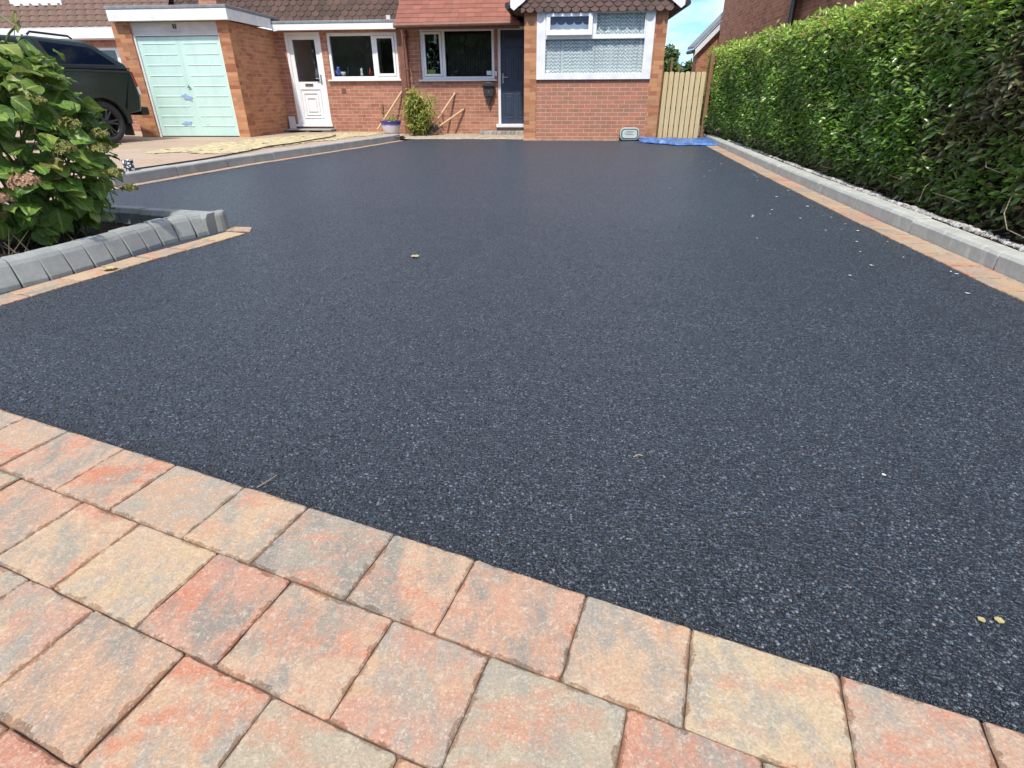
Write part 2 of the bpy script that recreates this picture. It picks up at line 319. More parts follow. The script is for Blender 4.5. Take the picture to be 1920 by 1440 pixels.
def patterned():
    m = NT('black_white_pattern'); o = m.coord()
    v = m.vor(o, 26, 'Distance', 'DISTANCE_TO_EDGE'); m.set(m.ramp(v, [(0.12, (0.02, 0.02, 0.02)), (0.2, (0.8, 0.8, 0.8))]), 0.6); return m.m
M['pattern'] = patterned()
def lace():
    m = NT('lace_net'); uv = m.coord('UV'); s = m.n('ShaderNodeSeparateXYZ'); m.l(uv, s.inputs[0])
    nx = m.noise(m.mapped(uv, (9, 0.6, 1)), 1.0, 3)
    xz = m.math('PINGPONG', m.math('MULTIPLY', s.outputs[0], 15.0), 0.5)
    yy = m.math('ADD', m.math('MULTIPLY', s.outputs[1], 17.0), m.math('MULTIPLY', xz, 1.1))
    fr = m.math('FRACT', m.math('ADD', yy, m.math('MULTIPLY', nx, 1.2)))
    z = m.ramp(fr, [(0.30, 0.0), (0.42, 1.0), (0.72, 1.0), (0.84, 0.0)])
    br = m.math('MULTIPLY', z, m.ramp(m.noise(uv, 22, 3), [(0.3, 0.45), (0.65, 1.0)]))
    c = m.mix(br, (0.36, 0.40, 0.405), (0.90, 0.93, 0.92))
    fold = m.noise(m.mapped(uv, (11, 0.3, 1)), 1.0, 2)  # shading of the curtain folds, painted as colour
    c = m.mix(m.ramp(fold, [(0.55, 0.0), (0.62, 0.85)]), c, (0.60, 0.64, 0.64)); c = m.mix(m.ramp(m.noise(m.mapped(uv, (26, 0.2, 1)), 1.0, 2), [(0.60, 0.0), (0.66, 0.6)]), c, (0.28, 0.31, 0.31))  # grey and dark vertical lines paint the shade in the folds
    m.set(c, 0.95, spec=0.1); return m.m
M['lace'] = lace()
M['valance'] = plain('purple_grey_valance', (0.11, 0.10, 0.13), 0.9, 0.5, 40)
M['whitecloth'] = plain('white_cloth', (0.72, 0.75, 0.78), 0.9, 0.08, 6)
M['yellowitem'] = plain('lime_card', (0.42, 0.48, 0.10), 0.7, 0.15, 8)
M['blueglass'] = plain('blue_china', (0.06, 0.11, 0.38), 0.25, 0.5, 30)
M['redlabel'] = plain('red_label', (0.4, 0.05, 0.04), 0.5, 0.2, 8)
M['petal'] = plain('pale_petal', (0.62, 0.60, 0.53), 0.7, 0.2, 30)
M['dryleaf'] = plain('dry_leaf', (0.42, 0.36, 0.16), 0.7, 0.3, 30)
def sett():
    m = NT('grey_sett'); r = m.island(); o = m.coord()
    c = m.ramp(r, [(0, (0.24, 0.23, 0.21)), (1, (0.46, 0.43, 0.38))]); c = m.mix(0.4, c, m.ramp(m.noise(o, 30, 4), [(0.3, 0.4), (0.7, 1.0)]), 'MULTIPLY')
    m.set(c, 0.9); return m.m
M['sett'] = sett()
def buffpave():
    m = NT('buff_block_paving'); o = m.mapped(m.coord(), (1, 1, 1), (0, 0, 0.82))
    br = m.n('ShaderNodeTexBrick'); br.inputs['Scale'].default_value = 1.0; br.inputs['Brick Width'].default_value = 0.2; br.inputs['Row Height'].default_value = 0.1
    br.inputs['Mortar Size'].default_value = 0.004; br.inputs['Color1'].default_value = (0.47, 0.33, 0.23, 1); br.inputs['Color2'].default_value = (0.40, 0.30, 0.22, 1); br.inputs['Mortar'].default_value = (0.30, 0.23, 0.17, 1)
    m.l(o, br.inputs['Vector']); n = m.noise(o, 1.2, 5)
    c = m.mix(m.ramp(n, [(0.4, 0.0), (0.7, 0.5)]), br.outputs['Color'], (0.50, 0.42, 0.31))
    c = m.mix(0.3, c, m.ramp(m.noise(o, 40, 3), [(0.3, 0.5), (0.7, 1.0)]), 'MULTIPLY')
    m.set(c, 0.85, spec=0.3); return m.m
M['buff'] = buffpave()

# ------------------------------------------------------------------ mesh builder
YAW = R(5)
HO = Vector((0.271, 12.651, 0.0))
FH = Matrix.Translation(HO) @ Matrix.Rotation(-YAW, 4, 'Z')      # house frame -> world (x along the front, y into the house)
FW = Matrix.Identity(4)
OFF = {}                                                          # thing -> origin in its frame
def hw(hx, hy, z=0): return FH @ Vector((hx, hy, z))

class MB:
    def __init__(s): s.v = []; s.f = []; s.a = {}
    def add(s, vs, fs):
        b = len(s.v); s.v += [tuple(p) for p in vs]; s.f += [tuple(i + b for i in f) for f in fs]; return s
    def box(s, x0, x1, y0, y1, z0, z1):
        return s.add([(x0, y0, z0), (x1, y0, z0), (x1, y1, z0), (x0, y1, z0), (x0, y0, z1), (x1, y0, z1), (x1, y1, z1), (x0, y1, z1)],
                     [(0, 3, 2, 1), (4, 5, 6, 7), (0, 1, 5, 4), (1, 2, 6, 5), (2, 3, 7, 6), (3, 0, 4, 7)])
    def prism(s, pts, axis, a, b):
        # polygon pts (2D) extruded along axis between a and b
        def P(p, t):
            return (t, p[0], p[1]) if axis == 'x' else ((p[0], t, p[1]) if axis == 'y' else (p[0], p[1], t))
        n = len(pts); vs = [P(p, a) for p in pts] + [P(p, b) for p in pts]
        return s.add(vs, [tuple(range(n))[::-1], tuple(range(n, 2 * n))] + [(i, (i + 1) % n, n + (i + 1) % n, n + i) for i in range(n)])
    def tube(s, path, r, seg=8, caps=True):
        path = [Vector(p) for p in path]; rs = r if isinstance(r, (list, tuple)) else [r] * len(path)
        vs = []; fs = []; n = len(path)
        for i, p in enumerate(path):
            t = (path[min(i + 1, n - 1)] - path[max(i - 1, 0)]).normalized()
            u = t.cross(Vector((0, 0, 1)))
            if u.length < 1e-3: u = t.cross(Vector((1, 0, 0)))
            u.normalize(); q = t.cross(u)
            for k in range(seg):
                a = 2 * math.pi * k / seg; vs.append(p + (u * math.cos(a) + q * math.sin(a)) * rs[i])
        for i in range(n - 1):
            for k in range(seg):
                fs.append((i * seg + k, i * seg + (k + 1) % seg, (i + 1) * seg + (k + 1) % seg, (i + 1) * seg + k))
        if caps: fs += [tuple(range(seg))[::-1], tuple(range((n - 1) * seg, n * seg))]
        return s.add(vs, fs)
    def lathe(s, prof, c=(0, 0, 0), seg=24, axis=None):
        vs = []; fs = []; n = len(prof)
        ax = axis or (lambda a, r, z: (c[0] + r * math.cos(a), c[1] + r * math.sin(a), c[2] + z))
        for r, z in prof:
            for k in range(seg): vs.append(ax(2 * math.pi * k / seg, r, z))
        for i in range(n - 1):
            for k in range(seg): fs.append((i * seg + k, i * seg + (k + 1) % seg, (i + 1) * seg + (k + 1) % seg, (i + 1) * seg + k))
        return s.add(vs, fs)
    def build(s, name, mat, parent=None, off=None, bevel=0.0, smooth=False, attrs=None):
        o_ = Vector(off) if off is not None else (OFF.get(parent.name, Vector()) if parent else Vector())
        me = bpy.data.meshes.new(name)
        me.from_pydata([tuple(Vector(p) - o_) for p in s.v], [], s.f)
        me.update()
        uvl = me.uv_layers.new(name='UVMap')
        n = len(me.loops); li = np.empty(n, dtype=np.int32); me.loops.foreach_get('vertex_index', li)
        co = np.array(s.v, dtype=float)[li]
        pn = np.empty(len(me.polygons) * 3); me.polygons.foreach_get('normal', pn); pn = np.abs(pn.reshape(-1, 3))
        lt = np.empty(len(me.polygons), dtype=np.int32); me.polygons.foreach_get('loop_total', lt)
        nn = np.repeat(pn, lt, axis=0); k = nn.argmax(1)
        uv = np.where((k == 1)[:, None], co[:, [0, 2]], np.where((k == 0)[:, None], co[:, [1, 2]] + np.array([0.11, 0.0]), co[:, [0, 1]]))
        uvl.data.foreach_set('uv', uv.astype(np.float32).ravel())
        if attrs:
            for an, vals in attrs.items():
                at = me.attributes.new(an, 'FLOAT', 'POINT'); at.data.foreach_set('value', np.asarray(vals, dtype=np.float32))
        if smooth: me.polygons.foreach_set('use_smooth', np.ones(len(me.polygons), dtype=bool))
        me.materials.append(mat if not isinstance(mat, str) else M[mat])
        o = bpy.data.objects.new(name, me); col.objects.link(o)
        if parent: o.parent = parent; OFF[o.name] = o_
        if bevel:
            b = o.modifiers.new('bevel', 'BEVEL'); b.width = bevel; b.segments = 2; b.limit_method = 'ANGLE'; b.angle_limit = R(40)
        return o

def tag(o, label, cat, group=None):
    o['label'] = label; o['category'] = cat
    if group: o['group'] = group
    return o
def thing(name, label, cat, origin, frame=FW, group=None):
    o = bpy.data.objects.new(name, None); col.objects.link(o); o.empty_display_size = 0.2
    o.matrix_world = frame @ Matrix.Translation(origin); OFF[o.name] = Vector(origin)
    return tag(o, label, cat, group)
def single(mb, name, mat, label, cat, origin, frame=FW, group=None, **k):
    o = mb.build(name, mat, None, off=origin, **k); o.matrix_world = frame @ Matrix.Translation(origin)
    return tag(o, label, cat, group)
def struct(mb, name, mat, kind='structure', frame=FW, **k):
    o = mb.build(name, mat, None, **k); o.matrix_world = frame; o['kind'] = kind; return o

def poly_sheet(pts, z):
    mb = MB(); mb.add([(p[0], p[1], z) for p in pts], [tuple(range(len(pts)))])
    # keep the face looking up
    a = sum(pts[i][0] * pts[(i + 1) % len(pts)][1] - pts[(i + 1) % len(pts)][0] * pts[i][1] for i in range(len(pts)))
    if a < 0: mb.f = [tuple(reversed(mb.f[0]))]
    return mb

def leaves(P, A, Nrm, Ln, Wd, fold=0.25, curl=0.12):
    """six-vertex folded leaves; returns verts, faces"""
    n = len(P); A = A / np.linalg.norm(A, axis=1, keepdims=True)
    S = np.cross(A, Nrm); S /= np.linalg.norm(S, axis=1, keepdims=True) + 1e-9
    Nn = np.cross(S, A); Ln = Ln[:, None]; Wd = Wd[:, None]
    v = np.empty((n, 6, 3))
    v[:, 0] = P; v[:, 3] = P + A * Ln - Nn * Ln * curl * 1.6
    v[:, 1] = P + A * Ln * 0.32 + S * Wd * 0.5 + Nn * Wd * fold
    v[:, 2] = P + A * Ln * 0.70 + S * Wd * 0.38 + Nn * (Wd * fold * 0.7) - Nn * Ln * curl * 0.6
    v[:, 5] = P + A * Ln * 0.32 - S * Wd * 0.5 + Nn * Wd * fold
    v[:, 4] = P + A * Ln * 0.70 - S * Wd * 0.38 + Nn * (Wd * fold * 0.7) - Nn * Ln * curl * 0.6
    f = np.array([[0, 1, 2, 3], [0, 3, 4, 5]]); F = (f[None] + (np.arange(n) * 6)[:, None, None]).reshape(-1, 4)
    return v.reshape(-1, 3), F
def fast_mesh(name, V, F, mat, parent=None, off=(0, 0, 0), attrs=None, smooth=False):
    me = bpy.data.meshes.new(name); V = np.asarray(V, dtype=np.float32) - np.asarray(off, dtype=np.float32)
    me.vertices.add(len(V)); me.vertices.foreach_set('co', V.ravel())
    k = F.shape[1]; me.loops.add(F.size); me.loops.foreach_set('vertex_index', F.astype(np.int32).ravel())
    me.polygons.add(len(F)); me.polygons.foreach_set('loop_start', np.arange(0, F.size, k, dtype=np.int32))
    me.update(calc_edges=True); me.validate()
    if attrs:
        for an, vals in attrs.items():
            at = me.attributes.new(an, 'FLOAT', 'POINT'); at.data.foreach_set('value', np.asarray(vals, dtype=np.float32))
    me.materials.append(M[mat] if isinstance(mat, str) else mat)
    o = bpy.data.objects.new(name, me); col.objects.link(o)
    if parent: o.parent = parent
    return o
def unit(n):
    d = rng.normal(size=(n, 3)); return d / np.linalg.norm(d, axis=1, keepdims=True)
def wav(P, s, seed=0):
    x, y, z = (P * s).T
    return (np.sin(x * 1.7 + seed) * np.cos(y * 1.3 - seed * 2) + np.sin(y * 2.9 + z * 2.1 + seed) * 0.6 + np.cos(z * 3.3 - x * 2.3 + seed * 3) * 0.5 + np.sin((x + y) * 5.1 + seed) * 0.3) / 2.4

# ================================================================== GROUND
E1 = np.array([0.921, -0.388]); A1 = np.array([-1.652, 1.549]); N1 = np.array([-0.388, -0.921])
def pv(s, t): q = A1 + E1 * s + N1 * t; return (q[0], q[1])
TAR_R = [(2.13, -0.6), (2.25, 0.6), (2.437, 2.528), (2.519, 3.233), (2.657, 4.433), (2.974, 6.8), (3.492, 10.409), (3.78, 12.35)]
LK = [(-4.78, 4.2), (-4.153, 6.305), (-3.684, 8.223), (-3.133, 9.817), (-2.604, 11.401), (-2.21, 12.70)]
struct(poly_sheet([(-300, -300), (300, -300), (300, 300), (-300, 300)], -0.06), 'ground', 'ground')
tp = [pv(-3.2, 0), pv(4.2, 0)] + TAR_R[1:] + [tuple(hw(3.4, 0.05)[:2]), tuple(hw(2.72, -0.003)[:2]), tuple(hw(0.0, -0.003)[:2]), tuple(hw(0.0, 0.15)[:2]), tuple(hw(-1.5, 0.25)[:2]), tuple(hw(-2.45, 0.15)[:2])] + LK[::-1] + [(-5.6, 2.6)]
struct(poly_sheet(tp, 0.0), 'driveway', 'tarmac')
sp = [tuple(hw(-2.9, 0.1)[:2]), tuple(hw(-1.5, 0.245)[:2]), tuple(hw(-0.003, 0.145)[:2]), tuple(hw(-0.003, 1.6)[:2]), tuple(hw(-3.4, 1.6)[:2])]
g = MB(); nx, ny = 60, 16                                                    # sandy strip along the house wall
for j in range(ny + 1):
    for i in range(nx + 1):
        x = -3.0 + 2.997 * i / nx; y0 = 0.22 + 0.03 * math.sin(x * 9) - 0.10 * (x > -0.4) * (x + 0.4); y = y0 + (1.6 - y0) * j / ny
        edge = min(1.0, j / 2)
        p = hw(x, y); g.v.append((p.x, p.y, 0.004 + edge * (0.018 + 0.012 * random.random())))
for j in range(ny):
    for i in range(nx): a = j * (nx + 1) + i; g.f.append((a, a + 1, a + nx + 2, a + nx + 1))
struct(g, 'sand_strip', 'dirt', smooth=True)
# the neighbour's block drive, a little higher, and the sand brushed over it
nd = [(p[0] - 0.16, p[1]) for p in LK[1:]] + [tuple(hw(-2.62, 0.35)[:2]), tuple(hw(-3.1, 1.6)[:2]), tuple(hw(-13, 1.6)[:2]), (-14, 9), (-9.0, 4.0), (-4.95, 4.2)]
struct(poly_sheet(nd, 0.075), 'neighbour_driveway', 'buff')
g = MB(); sc = [(-5.72, 9.3), (-4.34, 9.2), (-4.0, 10.6), (-3.45, 12.1), (-2.95, 13.5), (-2.75, 14.1), (-3.95, 14.05), (-4.6, 13.3), (-5.3, 11.9), (-5.65, 10.72)]
def inside(x, y, poly):
    c = False; n = len(poly)
    for i in range(n):
        x1, y1 = poly[i]; x2, y2 = poly[i - 1]
        if (y1 > y) != (y2 > y) and x < (x2 - x1) * (y - y1) / (y2 - y1) + x1: c = not c
    return c
st = 0.06; idx = {}
for i in range(int(3.4 / st)):
    for j in range(int(5.4 / st)):
        x = -6.0 + i * st; y = 9.0 + j * st
        q = math.sin(x * 7 + y * 3) * 0.10 + math.sin(y * 11 - x * 4) * 0.07 + random.uniform(-0.05, 0.05)
        if inside(x + q, y + q, sc) and not (random.random() < 0.02):
            ks = []
            for dx, dy in ((0, 0), (1, 0), (1, 1), (0, 1)):
                key = (i + dx, j + dy)
                if key not in idx: idx[key] = len(g.v); g.v.append((-6.0 + key[0] * st + random.uniform(-.012, .012), 9.0 + key[1] * st + random.uniform(-.012, .012), 0.079 + random.random() ** 2 * 0.011))
                ks.append(idx[key])
            g.f.append(tuple(ks))
o = struct(g, 'sand', 'sand', kind='stuff', smooth=True)

def block(mb, rim, quad, top, bot, jit=0.0008, nseg=6, cr=0.006, bev=0.0025):
    """one concrete block with rounded corners, chamfered top and a rim ring (for damp marks); quad is 4 xy corners, ccw"""
    q = [np.array(p, float) for p in quad]; c = sum(q) / 4; out_ = []
    for i in range(4):
        a, b, d = q[i - 1], q[i], q[(i + 1) % 4]
        u = (a - b) / np.linalg.norm(a - b); v = (d - b) / np.linalg.norm(d - b)
        for t in (1.0, 0.35): out_.append(b + u * cr * t + v * cr * (1.0 - t) * 0.42)
        out_.append(b + v * cr)
        ln = np.linalg.norm(d - b)
        for k in range(1, nseg): out_.append(b + v * (cr + (ln - 2 * cr) * k / nseg))
    n = len(out_); cen = [np.array(p) + rng.normal(size=2) * jit for p in out_]
    rings = []
    for inset, z, r in ((0.0, bot, 1.0), (0.0, top - bev, 1.0), (bev, top, 1.0), (0.010, top + 0.0006, 0.6), (0.022, top + 0.0008, 0.0)):
        ids = []
        for p in cen:
            d = c - p; dd = np.linalg.norm(d); p2 = p + d / dd * min(inset * 1.15, dd * 0.9)
            ids.append(len(mb.v)); mb.v.append((p2[0], p2[1], z)); rim.append(r)
        rings.append(ids)
    for a, b in zip(rings, rings[1:]):
        for i in range(n): mb.f.append((a[i], a[(i + 1) % n], b[(i + 1) % n], b[i]))
    mb.f.append(tuple(rings[-1]))

# foreground paving: rows of blocks running along the tarmac edge
mb = MB(); rim = []
rows = [(0.004, 0.1995, 0.358), (0.2025, 0.4055, 0.474), (0.4085, 0.6085, 0.610), (0.6115, 0.812, 0.70), (0.816, 1.013, 0.55), (1.019, 1.216, 0.43), (1.222, 1.42, 0.66)]
SK = 0.052
for ri, (t0, t1, s0) in enumerate(rows):
    s = s0 - 14 * 0.2265; k = -14
    if ri == 0: s = s0 - 14 * 0.2265
    while s < 4.3:
        ln = 0.2475 if (k % 2 == 0) else 0.2045
        if ri == 0 and k >= 9: ln = 0.2
        a, b = s + 0.0013, s + ln - 0.0013
        dz = random.uniform(-0.0015, 0.0025)
        block(mb, rim, [pv(a + SK * t1, t1), pv(b + SK * t1, t1), pv(b + SK * t0, t0), pv(a + SK * t0, t0)], 0.007 + dz, -0.04)
        s += ln; k += 1
struct(mb, 'paving', 'paver', attrs={'rim': rim})
struct(poly_sheet([pv(-3.2, 0.004), pv(4.3, 0.004), pv(4.3, 1.5), pv(-3.2, 1.5)], 0.0005), 'paving_bed', 'joint')

def along(poly, step0, gap=0.004, jit=0.0):
    """yield (p, q, tangent) pieces along a polyline"""
    P = [np.array(p, float) for p in poly]; cum = [0.0]
    for a, b in zip(P, P[1:]): cum.append(cum[-1] + np.linalg.norm(b - a))
    def at(s):
        for i in range(len(P) - 1):
            if s <= cum[i + 1] or i == len(P) - 2: return P[i] + (P[i + 1] - P[i]) * (s - cum[i]) / (cum[i + 1] - cum[i])
    s = 0.0; res = []
    while s + 0.06 < cum[-1]:
        e = min(s + step0 * random.uniform(1 - jit, 1 + jit), cum[-1]); res.append((at(s + gap / 2), at(e - gap / 2))); s = e
    return res
def strip(poly, width, side, ln=0.245, jit=0.1, z=0.006):
    """a single course of blocks; side +1 puts it to the right of the line"""
    mb = MB(); rim = []
    for p, q in along(poly, ln, 0.004, jit):
        t = (q - p) / np.linalg.norm(q - p); nr = np.array([t[1], -t[0]]) * side
        quad = [p + nr * 0.002, q + nr * 0.002, q + nr * width, p + nr * width]
        if side > 0: quad = quad[::-1]
        block(mb, rim, quad, z + random.uniform(-0.001, 0.002), -0.03, nseg=3)
    return mb, rim
mb, rim = strip(TAR_R, 0.197, 1); struct(mb, 'paving_border', 'paver', attrs={'rim': rim})
mb, rim = strip(LK, 0.13, -1, z=0.006); struct(mb, 'far_paving_border', 'paver', attrs={'rim': rim})
PL_T = [(-2.80, 1.55), (-2.451, 2.529), (-2.276, 3.051), (-2.164, 3.387), (-2.014, 3.763), (-1.90, 4.09)]
mb, rim = strip(PL_T, 0.17, -1); struct(mb, 'bed_paving_border', 'paver', attrs={'rim': rim})
mb2 = MB(); rim2 = []; block(mb2, rim2, [(-2.10, 4.135), (-1.905, 4.10), (-1.95, 4.25), (-2.13, 4.285)], 0.0065, -0.03)
struct(mb2, 'bed_corner_paver', 'paver', attrs={'rim': rim2})

# ------------------------------------------------------------------ kerbs
def kerb(poly, ln, prof, name, label, mat, gap=0.006, jit=0.0, off=0.0, partname='kerb_stone'):
    """prof: (offset to the right, z) closed polygon"""
    P0 = poly[0]; root = thing(name, label, 'kerb', (P0[0], P0[1], 0))
    for p, q in along(poly, ln, gap, jit):
        t = (q - p) / np.linalg.norm(q - p); nr = np.array([t[1], -t[0]])
        m_ = MB(); n = len(prof)
        dz = random.uniform(-0.004, 0.004); p = p + nr * random.uniform(-0.004, 0.004); q = q + nr * random.uniform(-0.004, 0.004)
        V = [(p[0] + nr[0] * u, p[1] + nr[1] * u, z + dz) for u, z in prof] + [(q[0] + nr[0] * u, q[1] + nr[1] * u, z + dz) for u, z in prof]
        m_.add(V, [tuple(range(n)), tuple(range(2 * n - 1, n - 1, -1))] + [(i, n + i, n + (i + 1) % n, (i + 1) % n) for i in range(n)])
        m_.build(partname, mat, root, bevel=0.008)
    return root
KR = [(x + 0.203, y) for x, y in TAR_R]
kerb(KR, 0.915, [(0, -0.05), (0, 0.085), (0.012, 0.103), (0.03, 0.11), (0.12, 0.112), (0.12, -0.05)], 'concrete_kerb', 'long pale concrete kerb along the foot of the green hedge', 'kerb')
KLL = [(p[0] - 0.135, p[1] + 0.02) for p in LK[1:]] + [(-2.36, 12.95)]
kerb(KLL, 0.915, [(0, -0.05), (0, 0.108), (-0.012, 0.12), (-0.15, 0.12), (-0.15, -0.05)], 'concrete_kerb', 'raised concrete kerb running from the flower bed to the potted plant, dividing the two driveways', 'kerb_far')

# raised bed: battered grey kerb blocks round a wedge of soil
PK = [(-3.02, 1.55), (-2.629, 2.70), (-2.492, 2.96), (-2.406, 3.28), (-2.31, 3.80), (-2.135, 4.13)]
bed = thing('raised_bed', 'wedge-shaped bed edged in grey kerb blocks under the hydrangea', 'flower bed', (-2.6, 3.3, 0))
def bedblocks(poly, side, prof, ln):
    for p, q in along(poly, ln, 0.003, 0.03):
        t = (q - p) / np.linalg.norm(q - p); nr = np.array([t[1], -t[0]]) * side; n = len(prof); m_ = MB(); dz = random.uniform(-0.003, 0.003)
        V = []
        for e, sgn in ((p, 1), (q, -1)):
            for u, z in prof:
                w_ = 0.0055 * max(0.0, (0.12 - z) / 0.12) * (random.uniform(0.2, 1.2)) * sgn
                V.append((e[0] + nr[0] * u + t[0] * w_, e[1] + nr[1] * u + t[1] * w_, z + dz))
        fs = [tuple(range(n)), tuple(range(2 * n - 1, n - 1, -1))] + [(i, n + i, n + (i + 1) % n, (i + 1) % n) for i in range(n)]
        if side < 0: fs = [f[::-1] for f in fs]
        m_.add(V, fs); m_.build('kerb_block', 'block', bed, bevel=0.006)
bedblocks(PK, -1, [(0, -0.04), (0.003, 0.022), (0.036, 0.112), (0.050, 0.132), (0.072, 0.145), (0.125, 0.148), (0.125, -0.04)], 0.135)
bedblocks([(-2.14, 4.15), (-2.62, 4.30), (-3.15, 4.46), (-4.6, 4.9)], -1, [(-0.02, -0.04), (-0.02, 0.04), (-0.09, 0.04), (-0.09, 0.04)][:0] + [(0, -0.04), (0, 0.13), (0.02, 0.145), (0.09, 0.144), (0.115, 0.11), (0.115, -0.04)], 0.20)
mbt = MB(); mbt.prism([(-2.245, 4.12), (-2.137, 4.125), (-2.10, 4.16), (-2.12, 4.25), (-2.16, 4.275), (-2.20, 4.2)], 'z', -0.03, 0.138); mbt.build('corner_block', 'block', bed, bevel=0.038)
g = MB(); g.add([(-2.27, 4.1, 0.02), (-2.42, 3.8, 0.02), (-2.52, 3.3, 0.03), (-2.74, 2.7, 0.03), (-3.14, 1.6, 0.03), (-6, 2.0, 0.05), (-5.6, 4.9, 0.05), (-4.6, 4.86, 0.05), (-3.1, 4.42, 0.04)], [(0, 8, 7, 6, 5, 4, 3, 2, 1)])
struct(g, 'soil', 'soil')
# soil under the hedge and the grit lying along the kerb back
HA = np.array([2.9, 3.0]); HD = np.array([0.1172, 0.9931]); HN = np.array([0.9931, -0.1172])
def hp(s, t, z=0): q = HA + HD * s + HN * t; return (q[0], q[1], z)
struct(poly_sheet([(KR[0][0] + 0.11, KR[0][1])] + [(x + 0.115, y) for x, y in KR[1:]] + [hp(10.6, 0.05)[:2], hp(10.6, 3.2)[:2], hp(-3.5, 3.2)[:2]], 0.085), 'hedge_soil', 'soil')
g = MB()
for k in range(3000):
    y = random.uniform(1.6, 10.8) if random.random() < 0.4 else random.uniform(2.2, 7.2)
    xk = np.interp(y, [p[1] for p in KR], [p[0] for p in KR]) + 0.125; xh = 2.9 + (y - 3) * 0.118 + 0.07
    x = xk + (max(0.05, xh - xk)) * random.random() ** 1.6
    r = random.uniform(0.005, 0.021) * (0.7 + 0.3 * math.sin(y * 9)); a = random.uniform(0, 6)
    V = []
    for zz, rr in ((0, 1.0), (0.6, 0.85), (0.95, 0.3)):
        for q in range(5): V.append((x + r * rr * math.cos(a + q * 1.257) * 1.3, y + r * rr * math.sin(a + q * 1.257), 0.088 + 0.035 * max(0, 1 - (x - xk) / 0.14) * random.uniform(0.6, 1) + zz * r))
    F = [(i, (i + 1) % 5, 5 + (i + 1) % 5, 5 + i) for i in range(5)] + [(5 + i, 5 + (i + 1) % 5, 10 + (i + 1) % 5, 10 + i) for i in range(5)] + [(10, 11, 12, 13, 14)]
    g.add(V, F)
struct(g, 'gravel', 'gravel', kind='stuff')

# loose, proud stone chips of the fresh tarmac surface, nearest the paving
n = 70000
sx = rng.uniform(-1.6, 3.6, n); tt = -rng.random(n) ** 2.3 * 3.6
ragged = rng.random(n) < 0.05; tt = np.where(ragged, rng.uniform(-0.004, 0.006, n), tt)
P = np.stack([A1[0] + E1[0] * sx + N1[0] * tt, A1[1] + E1[1] * sx + N1[1] * tt, np.zeros(n)], 1)
xr = np.interp(P[:, 1], [p[1] for p in TAR_R], [p[0] for p in TAR_R]); xl = np.interp(P[:, 1], [p[1] for p in PL_T], [p[0] for p in PL_T])
ok = (P[:, 0] < xr - 0.004) & (P[:, 0] > np.where(P[:, 1] > 1.55, xl + 0.004, -9)); P = P[ok]; n = len(P)
oct_ = np.array([[1, 0, 0], [0, 1, 0], [-1, 0, 0], [0, -1, 0], [0, 0, 1], [0, 0, -1]], float)
of = np.array([[0, 1, 4], [1, 2, 4], [2, 3, 4], [3, 0, 4], [1, 0, 5], [2, 1, 5], [3, 2, 5], [0, 3, 5]])
r_ = rng.uniform(0.0016, 0.0042, n)[:, None, None]; V = oct_[None] * r_ * rng.uniform(0.6, 1.25, (n, 6, 1)) + rng.normal(size=(n, 6, 3)) * r_ * 0.2
q = unit(n); an = rng.uniform(0, 6.28, n); ca = np.cos(an)[:, None, None]; sa = np.sin(an)[:, None, None]; qe = np.repeat(q[:, None], 6, 1)
V = V * ca + np.cross(qe, V) * sa + qe * (qe * V).sum(2, keepdims=True) * (1 - ca)
V[:, :, 2] *= 0.8; V += P[:, None]; F = (of[None] + (np.arange(n) * 6)[:, None, None]).reshape(-1, 3)
cm = NT('tarmac_chip'); cm.set(cm.ramp(cm.island(), [(0.0, (0.0035, 0.0045, 0.0065)), (0.6, (0.010, 0.013, 0.019)), (0.92, (0.032, 0.040, 0.054)), (1.0, (0.15, 0.17, 0.20))]), 0.36, spec=0.6); M['chip'] = cm.m
co_ = fast_mesh('tarmac_chippings', V.reshape(-1, 3), F, 'chip'); co_['kind'] = 'stuff'
# ================================================================== HOUSES (house frame: x along the front, y into the house)
def wall_cells(mb, x0, x1, y0, y1, z0, z1, holes):
    """front wall as boxes around rectangular openings"""
    xs = sorted({x0, x1, *[h[0] for h in holes], *[h[1] for h in holes]})
    for a, b in zip(xs, xs[1:]):
        hs = sorted([h for h in holes if h[0] <= a + 1e-6 and h[1] >= b - 1e-6], key=lambda h: h[2]); z = z0
        for h in hs:
            if h[2] > z + 1e-4: mb.box(a, b, y0, y1, z, h[2])
            z = h[3]
        if z1 > z + 1e-4: mb.box(a, b, y0, y1, z, z1)
    return mb
def ring(mb, x0, x1, z0, z1, y0, y1, wl, wr=None, wb=None, wt=None):
    wr = wl if wr is None else wr; wb = wl if wb is None else wb; wt = wl if wt is None else wt
    mb.box(x0, x0 + wl, y0, y1, z0, z1); mb.box(x1 - wr, x1, y0, y1, z0, z1)
    mb.box(x0 + wl, x1 - wr, y0, y1, z0, z0 + wb); mb.box(x0 + wl, x1 - wr, y0, y1, z1 - wt, z1); return mb
